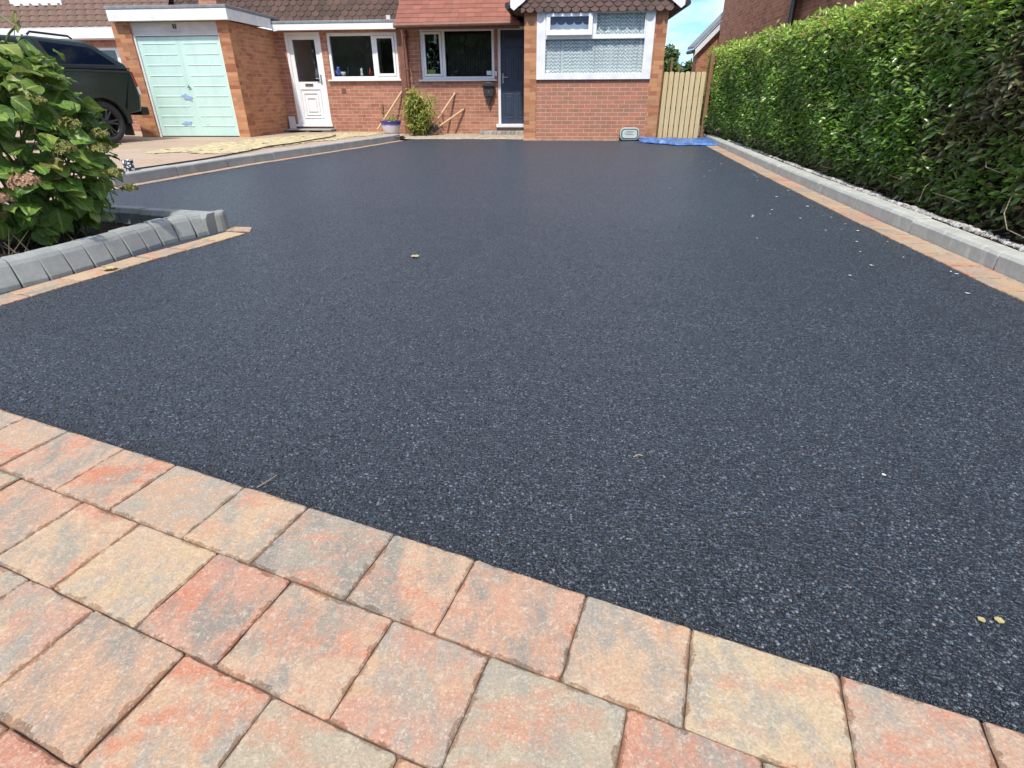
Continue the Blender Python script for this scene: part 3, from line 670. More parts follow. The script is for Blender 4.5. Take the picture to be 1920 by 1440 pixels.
def scallops(mb, x0, x1, zlow, rows, gauge, tw, y, lean, keep=None, thick=0.014):
    """courses of round-ended hanging tiles; lean = y moved back per metre of height"""
    for r in range(rows):
        zb = zlow + r * gauge; n = int((x1 - x0) / tw) + 2
        for i in range(n):
            cx = x0 + (i + (0.5 if r % 2 else 0.0)) * tw; cz = zb + tw * 0.42
            if cx < x0 - tw * 0.3 or cx > x1 + tw * 0.3: continue
            if keep and not keep(cx, zb): continue
            h = tw * 0.485; top = zb + gauge * 1.75; j = random.uniform(-0.004, 0.004); ty = random.uniform(-0.003, 0.003)
            pts = [(max(x0, min(x1, cx - h)), top)] + [(max(x0, min(x1, cx + h * math.cos(a))), zb + j + h * 0.85 + h * 0.85 * math.sin(a)) for a in [math.pi + math.pi * k / 8 for k in range(9)]] + [(max(x0, min(x1, cx + h)), top)]
            n_ = len(pts)
            def Y(z, k): return y + (z - zlow) * lean - 0.022 * (1 - (z - zb) / (gauge * 1.75)) - k + ty
            V = [(px, Y(pz, thick), pz) for px, pz in pts] + [(px, Y(pz, 0), pz) for px, pz in pts]
            mb.add(V, [tuple(range(n_))[::1], ] + [(k, n_ + k, n_ + (k + 1) % n_, (k + 1) % n_) for k in range(n_)])
    return mb
def room(parent, x0, x1, y0, y1, z0, z1, mat):
    mb = MB(); mb.box(x0, x1, y1, y1 + 0.05, z0, z1); mb.box(x0 - 0.05, x0, y0, y1, z0, z1); mb.box(x1, x1 + 0.05, y0, y1, z0, z1)
    mb.box(x0, x1, y0, y1, z0 - 0.05, z0); mb.box(x0, x1, y0, y1, z1, z1 + 0.05); return mb.build('room', mat, parent)
def handle_lever(parent, x, y, z, d=1):
    mb = MB(); mb.box(x - 0.016, x + 0.016, y - 0.012, y, z - 0.10, z + 0.10); mb.tube([(x, y - 0.01, z + 0.02), (x, y - 0.05, z + 0.02)], 0.009); mb.tube([(x, y - 0.05, z + 0.02), (x + 0.11 * d, y - 0.05, z + 0.02)], 0.009)
    return mb.build('handle', 'chrome', parent, bevel=0.003)

# ---------------------------------------------------------------- our house
HM = 1.59
A = thing('brick_house', 'brick house with navy front door, gabled bay window and red tiled canopy', 'house', (0, 0, 0), FH)
wh = [(-2.44, -0.77, 1.15, 2.15), (-0.70, -0.004, 0.17, 2.17)]
mb = wall_cells(MB(), -2.83, -0.004, HM, HM + 0.25, -0.05, 2.75, wh)
mb.box(-2.83, -0.004, HM + 0.25, HM + 0.26, 2.75, 2.76); mb.build('front_wall', 'brick', A)
for bx_ in ((0.0, 0.245, 0.0, HM + 0.4, -0.05, 2.26), (2.474, 2.709, 0.0, 8.0, -0.05, 2.28)): mb = MB(); mb.box(*bx_); mb.build('pier', 'brick_pier', A)
mb = MB(); mb.box(0.2452, 2.4738, 0.018, 0.24, -0.05, 1.105); mb.build('bay_panel_wall', 'brick_bay', A)
mb = MB(); mb.box(-0.01, 2.715, -0.045, -0.001, -0.04, 0.016); mb.build('mortar_fillet', 'dirt', A)
# bay window
bw = MB(); ring(bw, 0.243, 2.476, 1.107, 2.262, -0.03, 0.05, 0.175, 0.17, 0.11, 0.05)
bwf = bw.build('bay_window', 'whitepaint', A, bevel=0.006)
f = MB()                                                                    # sashes
f.box(0.418, 2.306, -0.015, 0.045, 1.792, 1.862); f.box(1.29, 1.385, -0.012, 0.045, 1.862, 2.212)
f.box(2.284, 2.306, -0.01, 0.04, 1.862, 2.212); f.box(0.418, 0.44, -0.01, 0.04, 1.862, 2.212)
f.build('frame', 'white', bwf, bevel=0.005)
v = MB(); ang = 0.10                                                         # top-hung vent standing slightly open
def vp(x, z, d): # hinge at z=2.2
    dz = z - 2.205; return (x, -0.02 + dz * math.sin(ang) * 1.0 - d * math.cos(ang), 2.205 + dz * math.cos(ang))
def vbox(mb, x0, x1, z0, z1, d0, d1):
    V = [vp(x, z, d) for z in (z0, z1) for (x, d) in ((x0, d1), (x1, d1), (x1, d0), (x0, d0))]
    mb.add(V, [(0, 3, 2, 1), (4, 5, 6, 7), (0, 1, 5, 4), (1, 2, 6, 5), (2, 3, 7, 6), (3, 0, 4, 7)])
for a in ((0.425, 0.50, 1.85, 2.21), (1.225, 1.30, 1.85, 2.21), (0.50, 1.225, 1.85, 1.935), (0.50, 1.225, 2.155, 2.21)): vbox(v, *a, 0.0, 0.055)
vo = v.build('opening_vent', 'white', bwf, bevel=0.006)
p = MB(); vbox(p, 0.50, 1.225, 1.935, 2.155, 0.02, 0.026); p.build('pane', 'glass_bay', vo)
p = MB(); p.box(0.418, 2.306, 0.016, 0.022, 1.217, 1.792); p.box(1.385, 2.284, 0.016, 0.022, 1.862, 2.212); p.build('pane', 'glass_bay', bwf)
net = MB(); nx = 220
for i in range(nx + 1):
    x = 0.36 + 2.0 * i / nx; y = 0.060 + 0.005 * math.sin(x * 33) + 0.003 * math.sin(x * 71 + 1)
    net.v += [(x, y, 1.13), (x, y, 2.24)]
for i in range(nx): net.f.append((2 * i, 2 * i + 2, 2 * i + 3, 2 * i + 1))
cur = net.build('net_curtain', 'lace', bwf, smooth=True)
wc = MB(); wc.box(0.445, 1.285, 0.0505, 0.0515, 1.866, 2.21); wc.build('blind', 'whitecloth', bwf)
vl = MB(); n = 5                                                             # scalloped valance
pts = [(0.46, 2.20)]
for k in range(n):
    c_ = 0.46 + 0.82 * (k + 0.5) / n
    pts += [(c_ + 0.078 * math.cos(a), 2.075 + 0.045 * math.sin(a)) for a in [math.pi + math.pi * q / 8 for q in range(9)]]
pts.append((1.28, 2.20)); vl.prism(pts[::-1], 'y', 0.0465, 0.0495); vl.build('valance', 'valance', bwf)
st = MB(); st.box(0.428, 0.50, 0.0125, 0.0145, 1.235, 1.275); st.build('sticker', 'whitecloth', bwf)
room(A, 0.26, 2.46, 0.26, 3.2, 0.1, 2.3, 'room')
# gable over the bay: hanging tiles, boxed barge boards, roof slopes, gutters
PX0, PX1, RZ, AX, AZ = -0.26, 2.97, 2.36, 1.355, 3.72
def under(x, z): return z < RZ + (AZ - RZ) * (1 - abs(x - AX) / (AX - PX0)) - 0.10
gm = MB(); gm.prism([(0.0, 2.27), (2.709, 2.27), (2.709, 2.45), (AX, AZ - 0.12), (0.0, 2.45)], 'y', -0.02, 0.2); gm.build('gable_wall', 'soffit', A)
mb = scallops(MB(), -0.055, 2.77, 2.215, 17, 0.078, 0.172, -0.10, 0.06, lambda x, z: under(x, z + 0.05)); mb.build('hanging_tiles', 'tile', A)
sf = MB(); sf.box(-0.03, 2.74, -0.10, -0.032, 2.262, 2.272); sf.build('soffit', 'soffit', A)
for s in (-1, 1):
    X = lambda x: AX + s * (x - AX)                                           # mirror
    w_ = [(X(2.90), 2.25), (X(2.965), 2.30), (X(2.965), 2.43), (X(AX + 0.0), AZ + 0.08), (X(AX), AZ - 0.10), (X(2.715), 2.38)]
    bb = MB(); bb.prism(w_ if s > 0 else w_[::-1], 'y', -0.16, -0.125); bb.build('barge_board', 'whitepaint', A, bevel=0.003)
    sl = [(X(2.99), 2.40), (X(AX), AZ + 0.12), (X(AX), AZ + 0.04), (X(2.99), 2.32)]
    ro = MB(); ro.prism(sl if s < 0 else sl[::-1], 'y', -0.15, 8.0); ro.build('roof', 'tile', A)
    so_ = MB(); so_.box(min(X(2.72), X(2.95)), max(X(2.72), X(2.95)), -0.12, 7.9, 2.27, 2.29); so_.build('eaves_soffit', 'soffit', A)
    gt = MB(); gt.tube([(X(3.02), -0.13, 2.335), (X(3.02), 8.0, 2.335)], 0.055, 10); gt.build('gutter', 'gutter', A)
# red tiled canopy
ce, pitch = 0.90, R(38)
cn_ = MB()
for r in range(14):
    y0 = ce + r * 0.115; z0 = 2.185 + r * 0.115 * math.tan(pitch); x = -2.78
    while x < -0.21:
        x1 = min(x + 0.165 + random.uniform(-0.002, 0.002), -0.205)
        dz = random.uniform(-0.003, 0.004)
        p4 = [(y0, z0 + 0.012 + dz), (y0 + 0.20, z0 + 0.20 * math.tan(pitch) - 0.012 + dz), (y0 + 0.20, z0 + 0.20 * math.tan(pitch) - 0.028 + dz), (y0, z0 - 0.006 + dz)]
        cn_.prism(p4, 'x', x + 0.001, x1 - 0.001); x = x1
    
cp = cn_.build('canopy_roof', 'tile_red', A)
mb = MB(); mb.box(-2.78, -0.16, ce + 0.03, ce + 0.055, 2.06, 2.172); mb.build('fascia', 'pipe', A)
mb = MB(); mb.box(-2.78, -0.1, ce + 0.055, HM - 0.002, 2.155, 2.168); mb.build('soffit', 'soffit', A)
mb = MB(); mb.tube([(-2.80, ce - 0.03, 2.135), (-0.15, ce - 0.03, 2.155)], 0.045, 10); mb.build('gutter', 'pipe', A)
mb = MB(); mb.prism([(ce + 0.06, 2.18), (2.6, 2.18), (2.6, 2.18 + 1.5 * math.tan(pitch))], 'x', -2.765, -2.745); mb.build('canopy_cheek', 'soffit', A)
up = MB(); up.box(-2.83, 2.709, 2.62, 2.75, 2.2, 5.0); up.build('upper_wall', 'brick', A)
# middle window
def window(parent, x0, x1, z0, z1, y, mull, sash, name='window', fw=0.062, glass='glass', sill=True):
    w_ = ring(MB(), x0, x1, z0, z1, y, y + 0.07, fw); w_.box(mull - 0.035, mull + 0.035, y, y + 0.07, z0 + fw, z1 - fw)
    wo = w_.build(name, 'white', parent, bevel=0.006)
    a, b = sash; s_ = ring(MB(), a + 0.004, b - 0.004, z0 + fw + 0.004, z1 - fw - 0.004, y - 0.012, y + 0.05, 0.05); s_.build('opening_sash', 'white', wo, bevel=0.006)
    p_ = MB(); oa, ob = ((mull + 0.035, x1 - fw) if a < mull - 0.3 and b <= mull else (x0 + fw, mull - 0.035))
    p_.box(oa, ob, y + 0.03, y + 0.036, z0 + fw, z1 - fw); p_.build('pane', glass, wo)
    p_ = MB(); p_.box(a + 0.05, b - 0.05, y + 0.02, y + 0.026, z0 + fw + 0.05, z1 - fw - 0.05); p_.build('pane', glass, wo)
    if sill:
        s_ = MB(); s_.box(x0 - 0.06, x1 + 0.05, y - 0.10, y + 0.05, z0 - 0.032, z0 - 0.0005); s_.build('sill', 'white', wo, bevel=0.004)
    return wo
mw = window(A, -2.44, -0.77, 1.15, 2.15, HM + 0.035, -1.915, (-2.378, -1.95))
bl = MB()
for k in range(19):
    x = -1.86 + k * 0.058; bl.box(x, x + 0.040, HM + 0.22 + (k % 2) * 0.012, HM + 0.224 + (k % 2) * 0.012, 1.22, 2.06)
for k in range(4):
    x = -2.34 + k * 0.07; bl.box(x, x + 0.035, HM + 0.22, HM + 0.224, 1.22, 1.62)
bl.build('vertical_blind', 'blind', mw)
st = MB(); st.box(-0.955, -0.845, HM + 0.061, HM + 0.0645, 1.235, 1.32); st.build('sticker', 'whitecloth', mw)
cd = MB(); cd.box(-2.335, -2.13, HM + 0.075, HM + 0.09, 1.262, 1.352); cd.build('card', 'yellowitem', mw)
lt = MB(); lt.tube([(-2.10, HM + 0.12, 2.06), (-2.10, HM + 0.12, 1.86)], [0.03, 0.032], 12); lt.build('hanging_lamp', 'whitecloth', mw)
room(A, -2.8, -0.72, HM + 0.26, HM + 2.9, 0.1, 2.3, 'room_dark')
# navy front door
df = MB(); df.box(-0.70, -0.635, HM + 0.02, HM + 0.10, 0.17, 2.17); df.box(-0.635, -0.004, HM + 0.02, HM + 0.10, 2.10, 2.17)
df.box(-0.745, -0.004, HM - 0.045, HM + 0.10, 0.165, 0.235)
fd = df.build('door_frame', 'white', A, bevel=0.005)
dl = MB(); dl.box(-0.632, -0.004, HM + 0.062, HM + 0.10, 0.24, 2.098)
do = dl.build('front_door', 'navy', A)
for (x0, x1, z0, z1) in ((-0.555, -0.345, 1.13, 1.62), (-0.26, -0.03, 1.13, 1.62), (-0.555, -0.345, 0.36, 0.86), (-0.26, -0.03, 0.36, 0.86), (-0.555, -0.03, 1.74, 2.02)):
    pn = ring(MB(), x0, x1, z0, z1, HM + 0.052, HM + 0.063, 0.022); pn.box(x0 + 0.045, x1 - 0.045, HM + 0.054, HM + 0.063, z0 + 0.045, z1 - 0.045); pn.build('door_panel', 'navy', do, bevel=0.005)
handle_lever(do, -0.585, HM + 0.062, 1.17)
th = MB(); th.box(-0.72, -0.004, HM - 0.10, HM + 0.1, 0.10, 0.163); th.build('threshold', 'soffit', A)
step = MB(); rs = random.Random(3); x = -1.10
while x < -0.06:
    w_ = rs.uniform(0.09, 0.125); x1 = min(x + w_, -0.02); step.box(x + 0.002, x1 - 0.002, HM - 0.42 + rs.uniform(-.006, .006), HM - 0.005, -0.02, 0.098 + rs.uniform(-.004, .004)); x = x1
step.build('doorstep', 'sett', A, bevel=0.008)
db = MB(); db.box(-0.757, -0.718, HM - 0.025, HM, 1.215, 1.315); dbo = db.build('doorbell', 'white', A, bevel=0.006)
db = MB(); db.box(-0.755, -0.72, HM - 0.028, HM - 0.001, 1.3155, 1.345); db.build('camera_eye', 'black', dbo, bevel=0.004)
dp = MB(); dp.tube([(-2.745, HM - 0.05, -0.02), (-2.745, HM - 0.05, 2.12)], 0.034, 12)
for z in (0.55, 1.35, 2.0): dp.box(-2.785, -2.705, HM - 0.09, HM, z, z + 0.04)
dp.build('downpipe', 'pipe', A, smooth=False)
dp = MB(); dp.box(-2.915, -2.785, HM - 0.06, HM + 0.1, -0.02, 2.17); dp.build('corner_board', 'pipe', A, bevel=0.006)

# ---------------------------------------------------------------- neighbour's house with the garage
B = thing('brick_house', 'brick house with mint green garage door and half glazed white door', 'house', (-5.7, 0, 0), FH)
GX, GY, GZ = -5.756, -0.35, 0.06
for bx_ in ((-8.16, -7.79, GY, GY + 0.3), (-5.985, GX, GY, GY + 0.3)): mb = MB(); mb.box(*bx_, GZ - 0.1, 2.14); mb.build('garage_pier', 'brick_pier', B)
for bx_ in ((-5.985, GX, GY + 0.3, HM), (-8.16, -7.93, GY + 0.3, 3.5)): mb = MB(); mb.box(*bx_, GZ - 0.1, 2.14); mb.build('garage_side_wall', 'brick_g', B)
lp = MB(); lp.box(-7.79, -5.985, GY + 0.05, GY + 0.09, 1.925, 2.14); lp.box(-7.79, -5.985, GY + 0.042, GY + 0.05, 1.99, 2.0)
lpo = lp.build('lintel_panel', 'cream', B)
nm = MB()
for x in (-6.90, -6.855): nm.box(x - 0.008, x + 0.008, GY + 0.03, GY + 0.05, 2.035, 2.105); nm.box(x - 0.014, x + 0.014, GY + 0.031, GY + 0.049, 2.030, 2.036)
nm.build('house_number', 'black', lpo)
nm = MB(); nm.tube([(-6.97 + 0.012 * k, GY + 0.036, 1.985 + 0.012 * math.sin(k * 1.1)) for k in range(18)], 0.005, 6); nm.build('scroll', 'cream', lpo)
gf = ring(MB(), -7.79, -5.985, GZ, 1.925, GY + 0.04, GY + 0.12, 0.035, 0.03, 0.0001, 0.012); gf.build('garage_frame', 'whitepaint', B)
gd = MB(); gd.box(-7.754, -6.016, GY + 0.075, GY + 0.11, GZ + 0.035, 1.90)
gdo = gd.build('garage_door', 'mint', B)
rb = MB(); W0, W1 = -7.67, -6.10; mid = -6.885
for k in range(9):
    z = 0.275 + k * 0.187
    for a, b in ((W0, mid - 0.085), (mid + 0.085, W1)):
        rb.prism([(GY + 0.0745, z), (GY + 0.066, z + 0.006), (GY + 0.066, z + 0.012), (GY + 0.0745, z + 0.024)], 'x', a, b)
rb.build('pressed_rib', 'mint', gdo)
hd = MB(); hd.tube([(-6.885, GY + 0.076, 1.02), (-6.885, GY + 0.05, 1.02)], 0.014, 10); hd.box(-6.92, -6.85, GY + 0.045, GY + 0.055, 1.005, 1.018); hd.box(-6.89, -6.88, GY + 0.045, GY + 0.055, 1.018, 1.06); hd.build('handle', 'chrome', gdo)
for (cx, cz, rx, rz, ln) in ((-6.985, 0.83, 0.105, 0.052, -0.25), (-7.13, 0.335, 0.10, 0.04, 0.1)):
    pb = MB(); pts = []
    for k in range(22):
        a = 2 * math.pi * k / 22; rr = 1 + 0.25 * math.sin(a * 5 + cx) + random.uniform(-.12, .12); px, pz = rx * rr * math.cos(a), rz * rr * math.sin(a)
        pts.append((cx + px, cz + pz + px * ln))
    pb.prism(pts[::-1], 'y', GY + 0.0645, GY + 0.0745); pb.build('paint_patch', 'bluepatch', gdo)
pb = MB(); pb.box(-6.71, -6.64, GY + 0.07, GY + 0.0745, 0.30, 0.312); pb.build('paint_patch', 'bluepatch', gdo)
bs = MB(); bs.box(-7.754, -6.016, GY + 0.06, GY + 0.1, GZ + 0.004, GZ + 0.035); bs.build('rubber_seal', 'black', gdo)
# flat roof, fascias
fr = MB(); fr.box(-8.10, -5.645, GY - 0.15, 2.2, 2.336, 2.395); fr.build('flat_roof', 'felt', B, bevel=0.012)
fr = MB(); fr.box(-5.644, -2.85, 1.31, 2.2, 2.233, 2.292); fr.build('flat_roof', 'felt', B, bevel=0.012)
mb = MB(); mb.box(-8.08, -5.656, GY - 0.14, GY - 0.115, 2.148, 2.335)
mb.box(-5.68, -5.656, GY - 0.115, 1.335, 2.148, 2.335); mb.box(-8.08, -8.055, GY - 0.115, 1.9, 2.148, 2.335); mb.build('garage_fascia', 'whitepaint', B, bevel=0.003)
mb = MB(); mb.box(-5.655, -2.86, 1.32, 1.345, 2.118, 2.232); mb.box(-2.885, -2.86, 1.345, HM, 2.118, 2.232); mb.build('fascia', 'white', B, bevel=0.003)
mb = MB(); mb.box(-5.655, -2.89, 1.346, HM, 2.13, 2.142); mb.box(-8.05, -5.69, GY - 0.11, GY + 0.04, 2.15, 2.16); mb.build('soffit', 'cream', B)
mb = MB(); mb.tube([(-8.10, GY - 0.05, 2.25), (-8.10, 1.8, 2.25)], 0.05, 10); mb.build('gutter', 'white', B)
# front wall, door and window
wh = [(-5.53, -4.705, 0.19, 2.10), (-4.565, -2.955, 1.165, 2.085)]
mb = wall_cells(MB(), GX, -2.92, HM, HM + 0.25, -0.02, 2.13, wh); mb.build('front_wall', 'brick', B)
df = ring(MB(), -5.53, -4.705, 0.20, 2.10, HM + 0.01, HM + 0.09, 0.062, 0.062, 0.001, 0.062); df.box(-5.56, -4.67, HM - 0.06, HM + 0.09, 0.185, 0.235); df.build('door_frame', 'white', B, bevel=0.005)
wd = MB(); ring(wd, -5.465, -4.77, 0.238, 2.035, HM + 0.03, HM + 0.08, 0.09, 0.09, 0.10, 0.075); wd.box(-5.375, -4.86, HM + 0.035, HM + 0.075, 0.338, 1.125)
wdo = wd.build('glazed_door', 'white', B, bevel=0.004)
pl_ = MB(); pl_.box(-5.375, -4.86, HM + 0.05, HM + 0.056, 1.125, 1.96); pl_.build('pane', 'glass', wdo)
for (x0, x1, z0, z1) in ((-5.36, -4.875, 0.36, 0.985), (-5.29, -4.945, 0.43, 0.90), (-5.23, -5.005, 0.50, 0.80)): pn = ring(MB(), x0, x1, z0, z1, HM + 0.016, HM + 0.036, 0.02); pn.build('door_moulding', 'white', wdo, bevel=0.006)
lb = MB(); lb.box(-5.22, -5.03, HM + 0.018, HM + 0.034, 1.035, 1.09); lb.build('letter_box', 'chrome', wdo, bevel=0.004)
handle_lever(wdo, -4.815, HM + 0.03, 1.17, -1)
nw = window(B, -4.565, -2.955, 1.165, 2.085, HM + 0.03, -3.51, (-3.475, -3.017))
ab = MB(); ab.box(-4.36, -4.25, HM - 0.003, HM + 0.02, 0.87, 0.985)
for k in range(4): ab.box(-4.35 + 0.025 * k, -4.338 + 0.025 * k, HM - 0.008, HM - 0.003, 0.88, 0.975)
ab.build('air_brick', 'pipe', B)
lv = MB(); lv.box(-3.45, -3.405, HM - 0.05, HM, 0.50, 0.66); lv.tube([(-3.428, HM - 0.03, 0.50), (-3.428, HM - 0.09, 0.47)], 0.012); lv.build('outside_tap', 'post', B, bevel=0.008)
room(B, -5.5, -2.98, HM + 0.26, HM + 2.4, 0.2, 2.3, 'room')
hs = MB(); hs.box(-4.0, -3.7, HM + 2.3, HM + 2.38, 0.25, 2.1); hs.box(-3.45, -3.1, HM + 1.2, HM + 2.0, 0.25, 1.6); hs.build('dark_furniture', 'room_dark', B)
# tile-hung wall above the flat roof
mb = MB(); mb.prism([(1.80, 2.3), (2.30, 3.6), (2.6, 3.6), (2.6, 2.3)], 'x', -8.12, -2.86); mb.build('mansard_wall', 'soffit', B)
mb = scallops(MB(), -8.12, -2.90, 2.30, 12, 0.108, 0.170, 1.76, 0.36); mb.build('hanging_tiles', 'tile_l', B)
bx = MB(); bx.box(-3.08, -2.99, 1.36, 1.42, 2.292, 2.37); bx.build('junction_box', 'cream', B, bevel=0.004)
ch = MB(); ch.box(-8.0 + 0.98, -6.63, 1.0, 1.4, 2.40, 2.80); ch.build('parapet', 'brick', B)

# ---------------------------------------------------------------- the house beyond the garage
Cc = thing('tiled_house', 'house with long white fascia, brown tiled roof and white dormer behind the pickup', 'house', (-11, 1.5, 0), FH)
mb = wall_cells(MB(), -17, -8.17, 1.6, 1.85, -0.05, 2.05, [(-16.2, -14.6, 0.9, 1.86), (-10.6, -8.7, 0.9, 1.86)]); mb.build('front_wall', 'brick', Cc)
mb = MB(); mb.box(-17, -8.18, 1.38, 1.41, 2.02, 2.215); mb.build('fascia', 'white', Cc, bevel=0.003)
mb = MB(); mb.box(-17, -8.18, 1.41, 1.6, 2.0, 2.02); mb.build('soffit', 'white', Cc)
mb = MB(); mb.box(-17, -8.18, 1.45, 2.2, 2.2155, 2.25); mb.build('lead_flashing', 'cream', Cc)
for a, b in ((-16.2, -14.6), (-10.6, -8.7)):
    m_ = (a + b) / 2; window(Cc, a, b, 0.9, 1.86, 1.63, m_, (m_ + 0.035, b - 0.062), sill=False)
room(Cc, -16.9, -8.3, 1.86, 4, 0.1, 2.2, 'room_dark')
rt = MB(); nxr, nzr = 300, 14                                                 # pantiles: rolled section, stepped courses
for j in range(nzr * 2 + 1):
    r_ = j // 2; z = 2.25 + r_ * 0.115 + (0.035 if (j % 2 == 0) else 0.0) * (j > 0) ; y = 1.55 + r_ * 0.115 * 0.55 - (0.0 if j % 2 == 0 else 0.035)
    for i in range(nxr + 1):
        x = -17 + 8.83 * i / nxr; b_ = abs(math.sin(math.pi * x / 0.23 + r_ * 0.35))
        rt.v.append((x + 0.16 * r_ * 0, y - 0.06 * b_, z + 0.02 * b_))
for j in range(nzr * 2):
    for i in range(nxr): a = j * (nxr + 1) + i; rt.f.append((a, a + 1, a + nxr + 2, a + nxr + 1))
rt.build('roof', 'tile_far', Cc)
bk = MB(); bk.prism([(1.75, 2.2), (2.9, 4.0), (3.0, 4.0), (3.0, 2.2)], 'x', -17, -8.2); bk.build('roof_backing', 'soffit', Cc)
dm = MB(); dm.box(-11.98, -10.72, 1.72, 2.6, 2.70, 2.83); dm.box(-11.9, -10.8, 1.80, 2.6, 2.83, 3.7); dmo = dm.build('dormer', 'white', Cc, bevel=0.004)
p_ = MB(); p_.box(-11.8, -10.9, 1.785, 1.795, 2.9, 3.6); p_.build('pane', 'glass', dmo)
dm = MB(); dm.box(-13.4, -12.28, 1.72, 2.6, 2.70, 2.83); dm.box(-13.3, -12.3, 1.80, 2.6, 2.83, 3.7); dm.build('dormer', 'white', Cc, bevel=0.004)

# ---------------------------------------------------------------- right-hand neighbour's house and outbuilding
D = thing('brick_house', 'tall dark brick house side wall rising behind the green hedge', 'house', (*hp(12, 4.6)[:2], 0))
DO = np.array(HA)
def bx3(mb, s0, s1, t0, t1, z0, z1):
    V = [hp(s, t, z) for z in (z0, z1) for (s, t) in ((s0, t0), (s0, t1), (s1, t1), (s1, t0))]
    mb.add(V, [(0, 3, 2, 1), (4, 5, 6, 7), (0, 1, 5, 4), (1, 2, 6, 5), (2, 3, 7, 6), (3, 0, 4, 7)]); return mb
TW = 1.75
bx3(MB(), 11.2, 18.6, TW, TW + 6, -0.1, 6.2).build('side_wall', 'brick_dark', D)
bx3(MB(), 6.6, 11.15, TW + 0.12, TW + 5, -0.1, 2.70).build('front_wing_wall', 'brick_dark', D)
pr = MB(); 
V = [hp(s, t, z) for s in (6.4, 11.15) for (t, z) in ((TW + 0.02, 2.72), (TW + 5.2, 2.72), (TW + 2.6, 4.0))]
pr.add(V, [(0, 2, 1), (3, 4, 5), (0, 1, 4, 3), (1, 2, 5, 4), (2, 0, 3, 5)]); pr.build('wing_roof', 'tile', D)
gt = MB(); gt.tube([hp(6.4, TW - 0.03, 2.70), hp(11.1, TW - 0.03, 2.70)], 0.055, 8); gt.build('gutter', 'gutter', D)
pp = MB(); pp.tube([hp(11.12, TW - 0.06, -0.05), hp(11.12, TW - 0.06, 4.5)], 0.055, 8); pp.tube([hp(11.12, TW - 0.06, 2.9), hp(10.6, TW - 0.06, 2.74)], 0.05, 8); pp.build('downpipe', 'gutter', D)
pp = MB(); pp.tube([hp(13.2, TW - 0.02, 3.05), hp(13.2, TW - 0.28, 2.98)], 0.055, 10); pp.build('flue_pipe', 'black', D)
wv = MB(); bx3(wv, 5.2, 6.59, TW + 0.1, TW + 4.6, -0.1, 1.75); wv.build('porch_wall', 'brick', D)
wv = MB(); bx3(wv, 5.25, 6.55, TW + 0.06, TW + 0.09, 1.78, 2.6); bx3(wv, 5.21, 5.24, TW + 0.1, TW + 4.5, 1.78, 2.6); wv.build('white_window', 'white', D)
wv = MB(); bx3(wv, 5.15, 6.59, TW + 0.05, TW + 4.7, 2.61, 2.72); wv.build('porch_roof', 'white', D)
bg = MB(); V = [hp(s, TW - 0.05, z) for s, z in ((11.1, 6.15), (18.75, 6.15), (18.75, 6.45), (11.1, 6.45))] + [hp(s, TW + 6.1, z) for s, z in ((11.1, 6.15), (18.75, 6.15), (18.75, 6.45), (11.1, 6.45))]
bg.add(V, [(0, 1, 2, 3), (7, 6, 5, 4), (0, 4, 5, 1), (1, 5, 6, 2), (2, 6, 7, 3), (3, 7, 4, 0)]); bg.build('roof', 'tile', D)
OB = thing('outbuilding', 'low brick outbuilding with sloping white barge board, behind the wooden gate', 'outbuilding', (6.6, 22.3, 0))
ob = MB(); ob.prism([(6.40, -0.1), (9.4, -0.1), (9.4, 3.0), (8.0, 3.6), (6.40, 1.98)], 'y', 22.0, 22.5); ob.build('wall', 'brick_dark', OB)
ob = MB(); ob.prism([(6.22, 1.92), (8.02, 3.74), (8.02, 3.97), (6.22, 2.15)], 'y', 21.85, 21.93); ob.build('barge_board', 'whitepaint', OB)
ob = MB(); ob.prism([(6.18, 2.16), (8.02, 4.0), (8.02, 4.07), (6.18, 2.23)], 'y', 21.8, 22.55); ob.build('roof', 'felt', OB)
ob = MB(); ob.tube([(6.19, 21.8, 2.08), (6.19, 22.5, 2.08)], 0.06, 8); ob.build('gutter', 'gutter', OB)
# ================================================================== PARKED PICKUP (x forward, y to its left, z up)
CW = Vector((-7.50, 11.27, 0.075)); az = R(67)
# forward direction is away from the house; rear wheel nearest the camera sits at CW
FC = Matrix.Translation(CW) @ Matrix.Rotation(az + math.pi, 4, 'Z') @ Matrix.Scale(0.965, 4)
car = thing('pickup_truck', 'dark green pickup truck with hard canopy parked beside the garage', 'pickup truck', (0, 0, 0), FC)
# the visible flank is the car's left side (+y is left when driving away); flank at y = 0.10, other flank at -1.72
YL, YR = 0.115, -1.735
WB = 3.2; WR = 0.372
def arch(cx, r, n=14, z0=0.36): return [(cx + r * math.cos(a), z0 + r * math.sin(a)) for a in [math.pi * k / n for k in range(n + 1)]]
def flank(mb, outline, y0, y1, seg=None):
    mb.prism(outline, 'y', y0, y1)
lower = [(-0.80, 0.56), (-0.86, 0.80), (-0.83, 1.12), (-0.79, 1.26)] + [(0.9, 1.27), (2.45, 1.22), (3.4, 1.13), (4.0, 1.02), (4.1, 0.75), (4.05, 0.42)]
lo = [(x, z) for x, z in lower]
bottom = [(4.0, 0.36)] + [p for p in arch(WB, 0.46)] + [(2.7, 0.36), (0.5, 0.36)] + [p for p in arch(0, 0.46)] + [(-0.47, 0.50), (-0.78, 0.54)]
out_ = lo + bottom
body = MB(); n = len(out_)
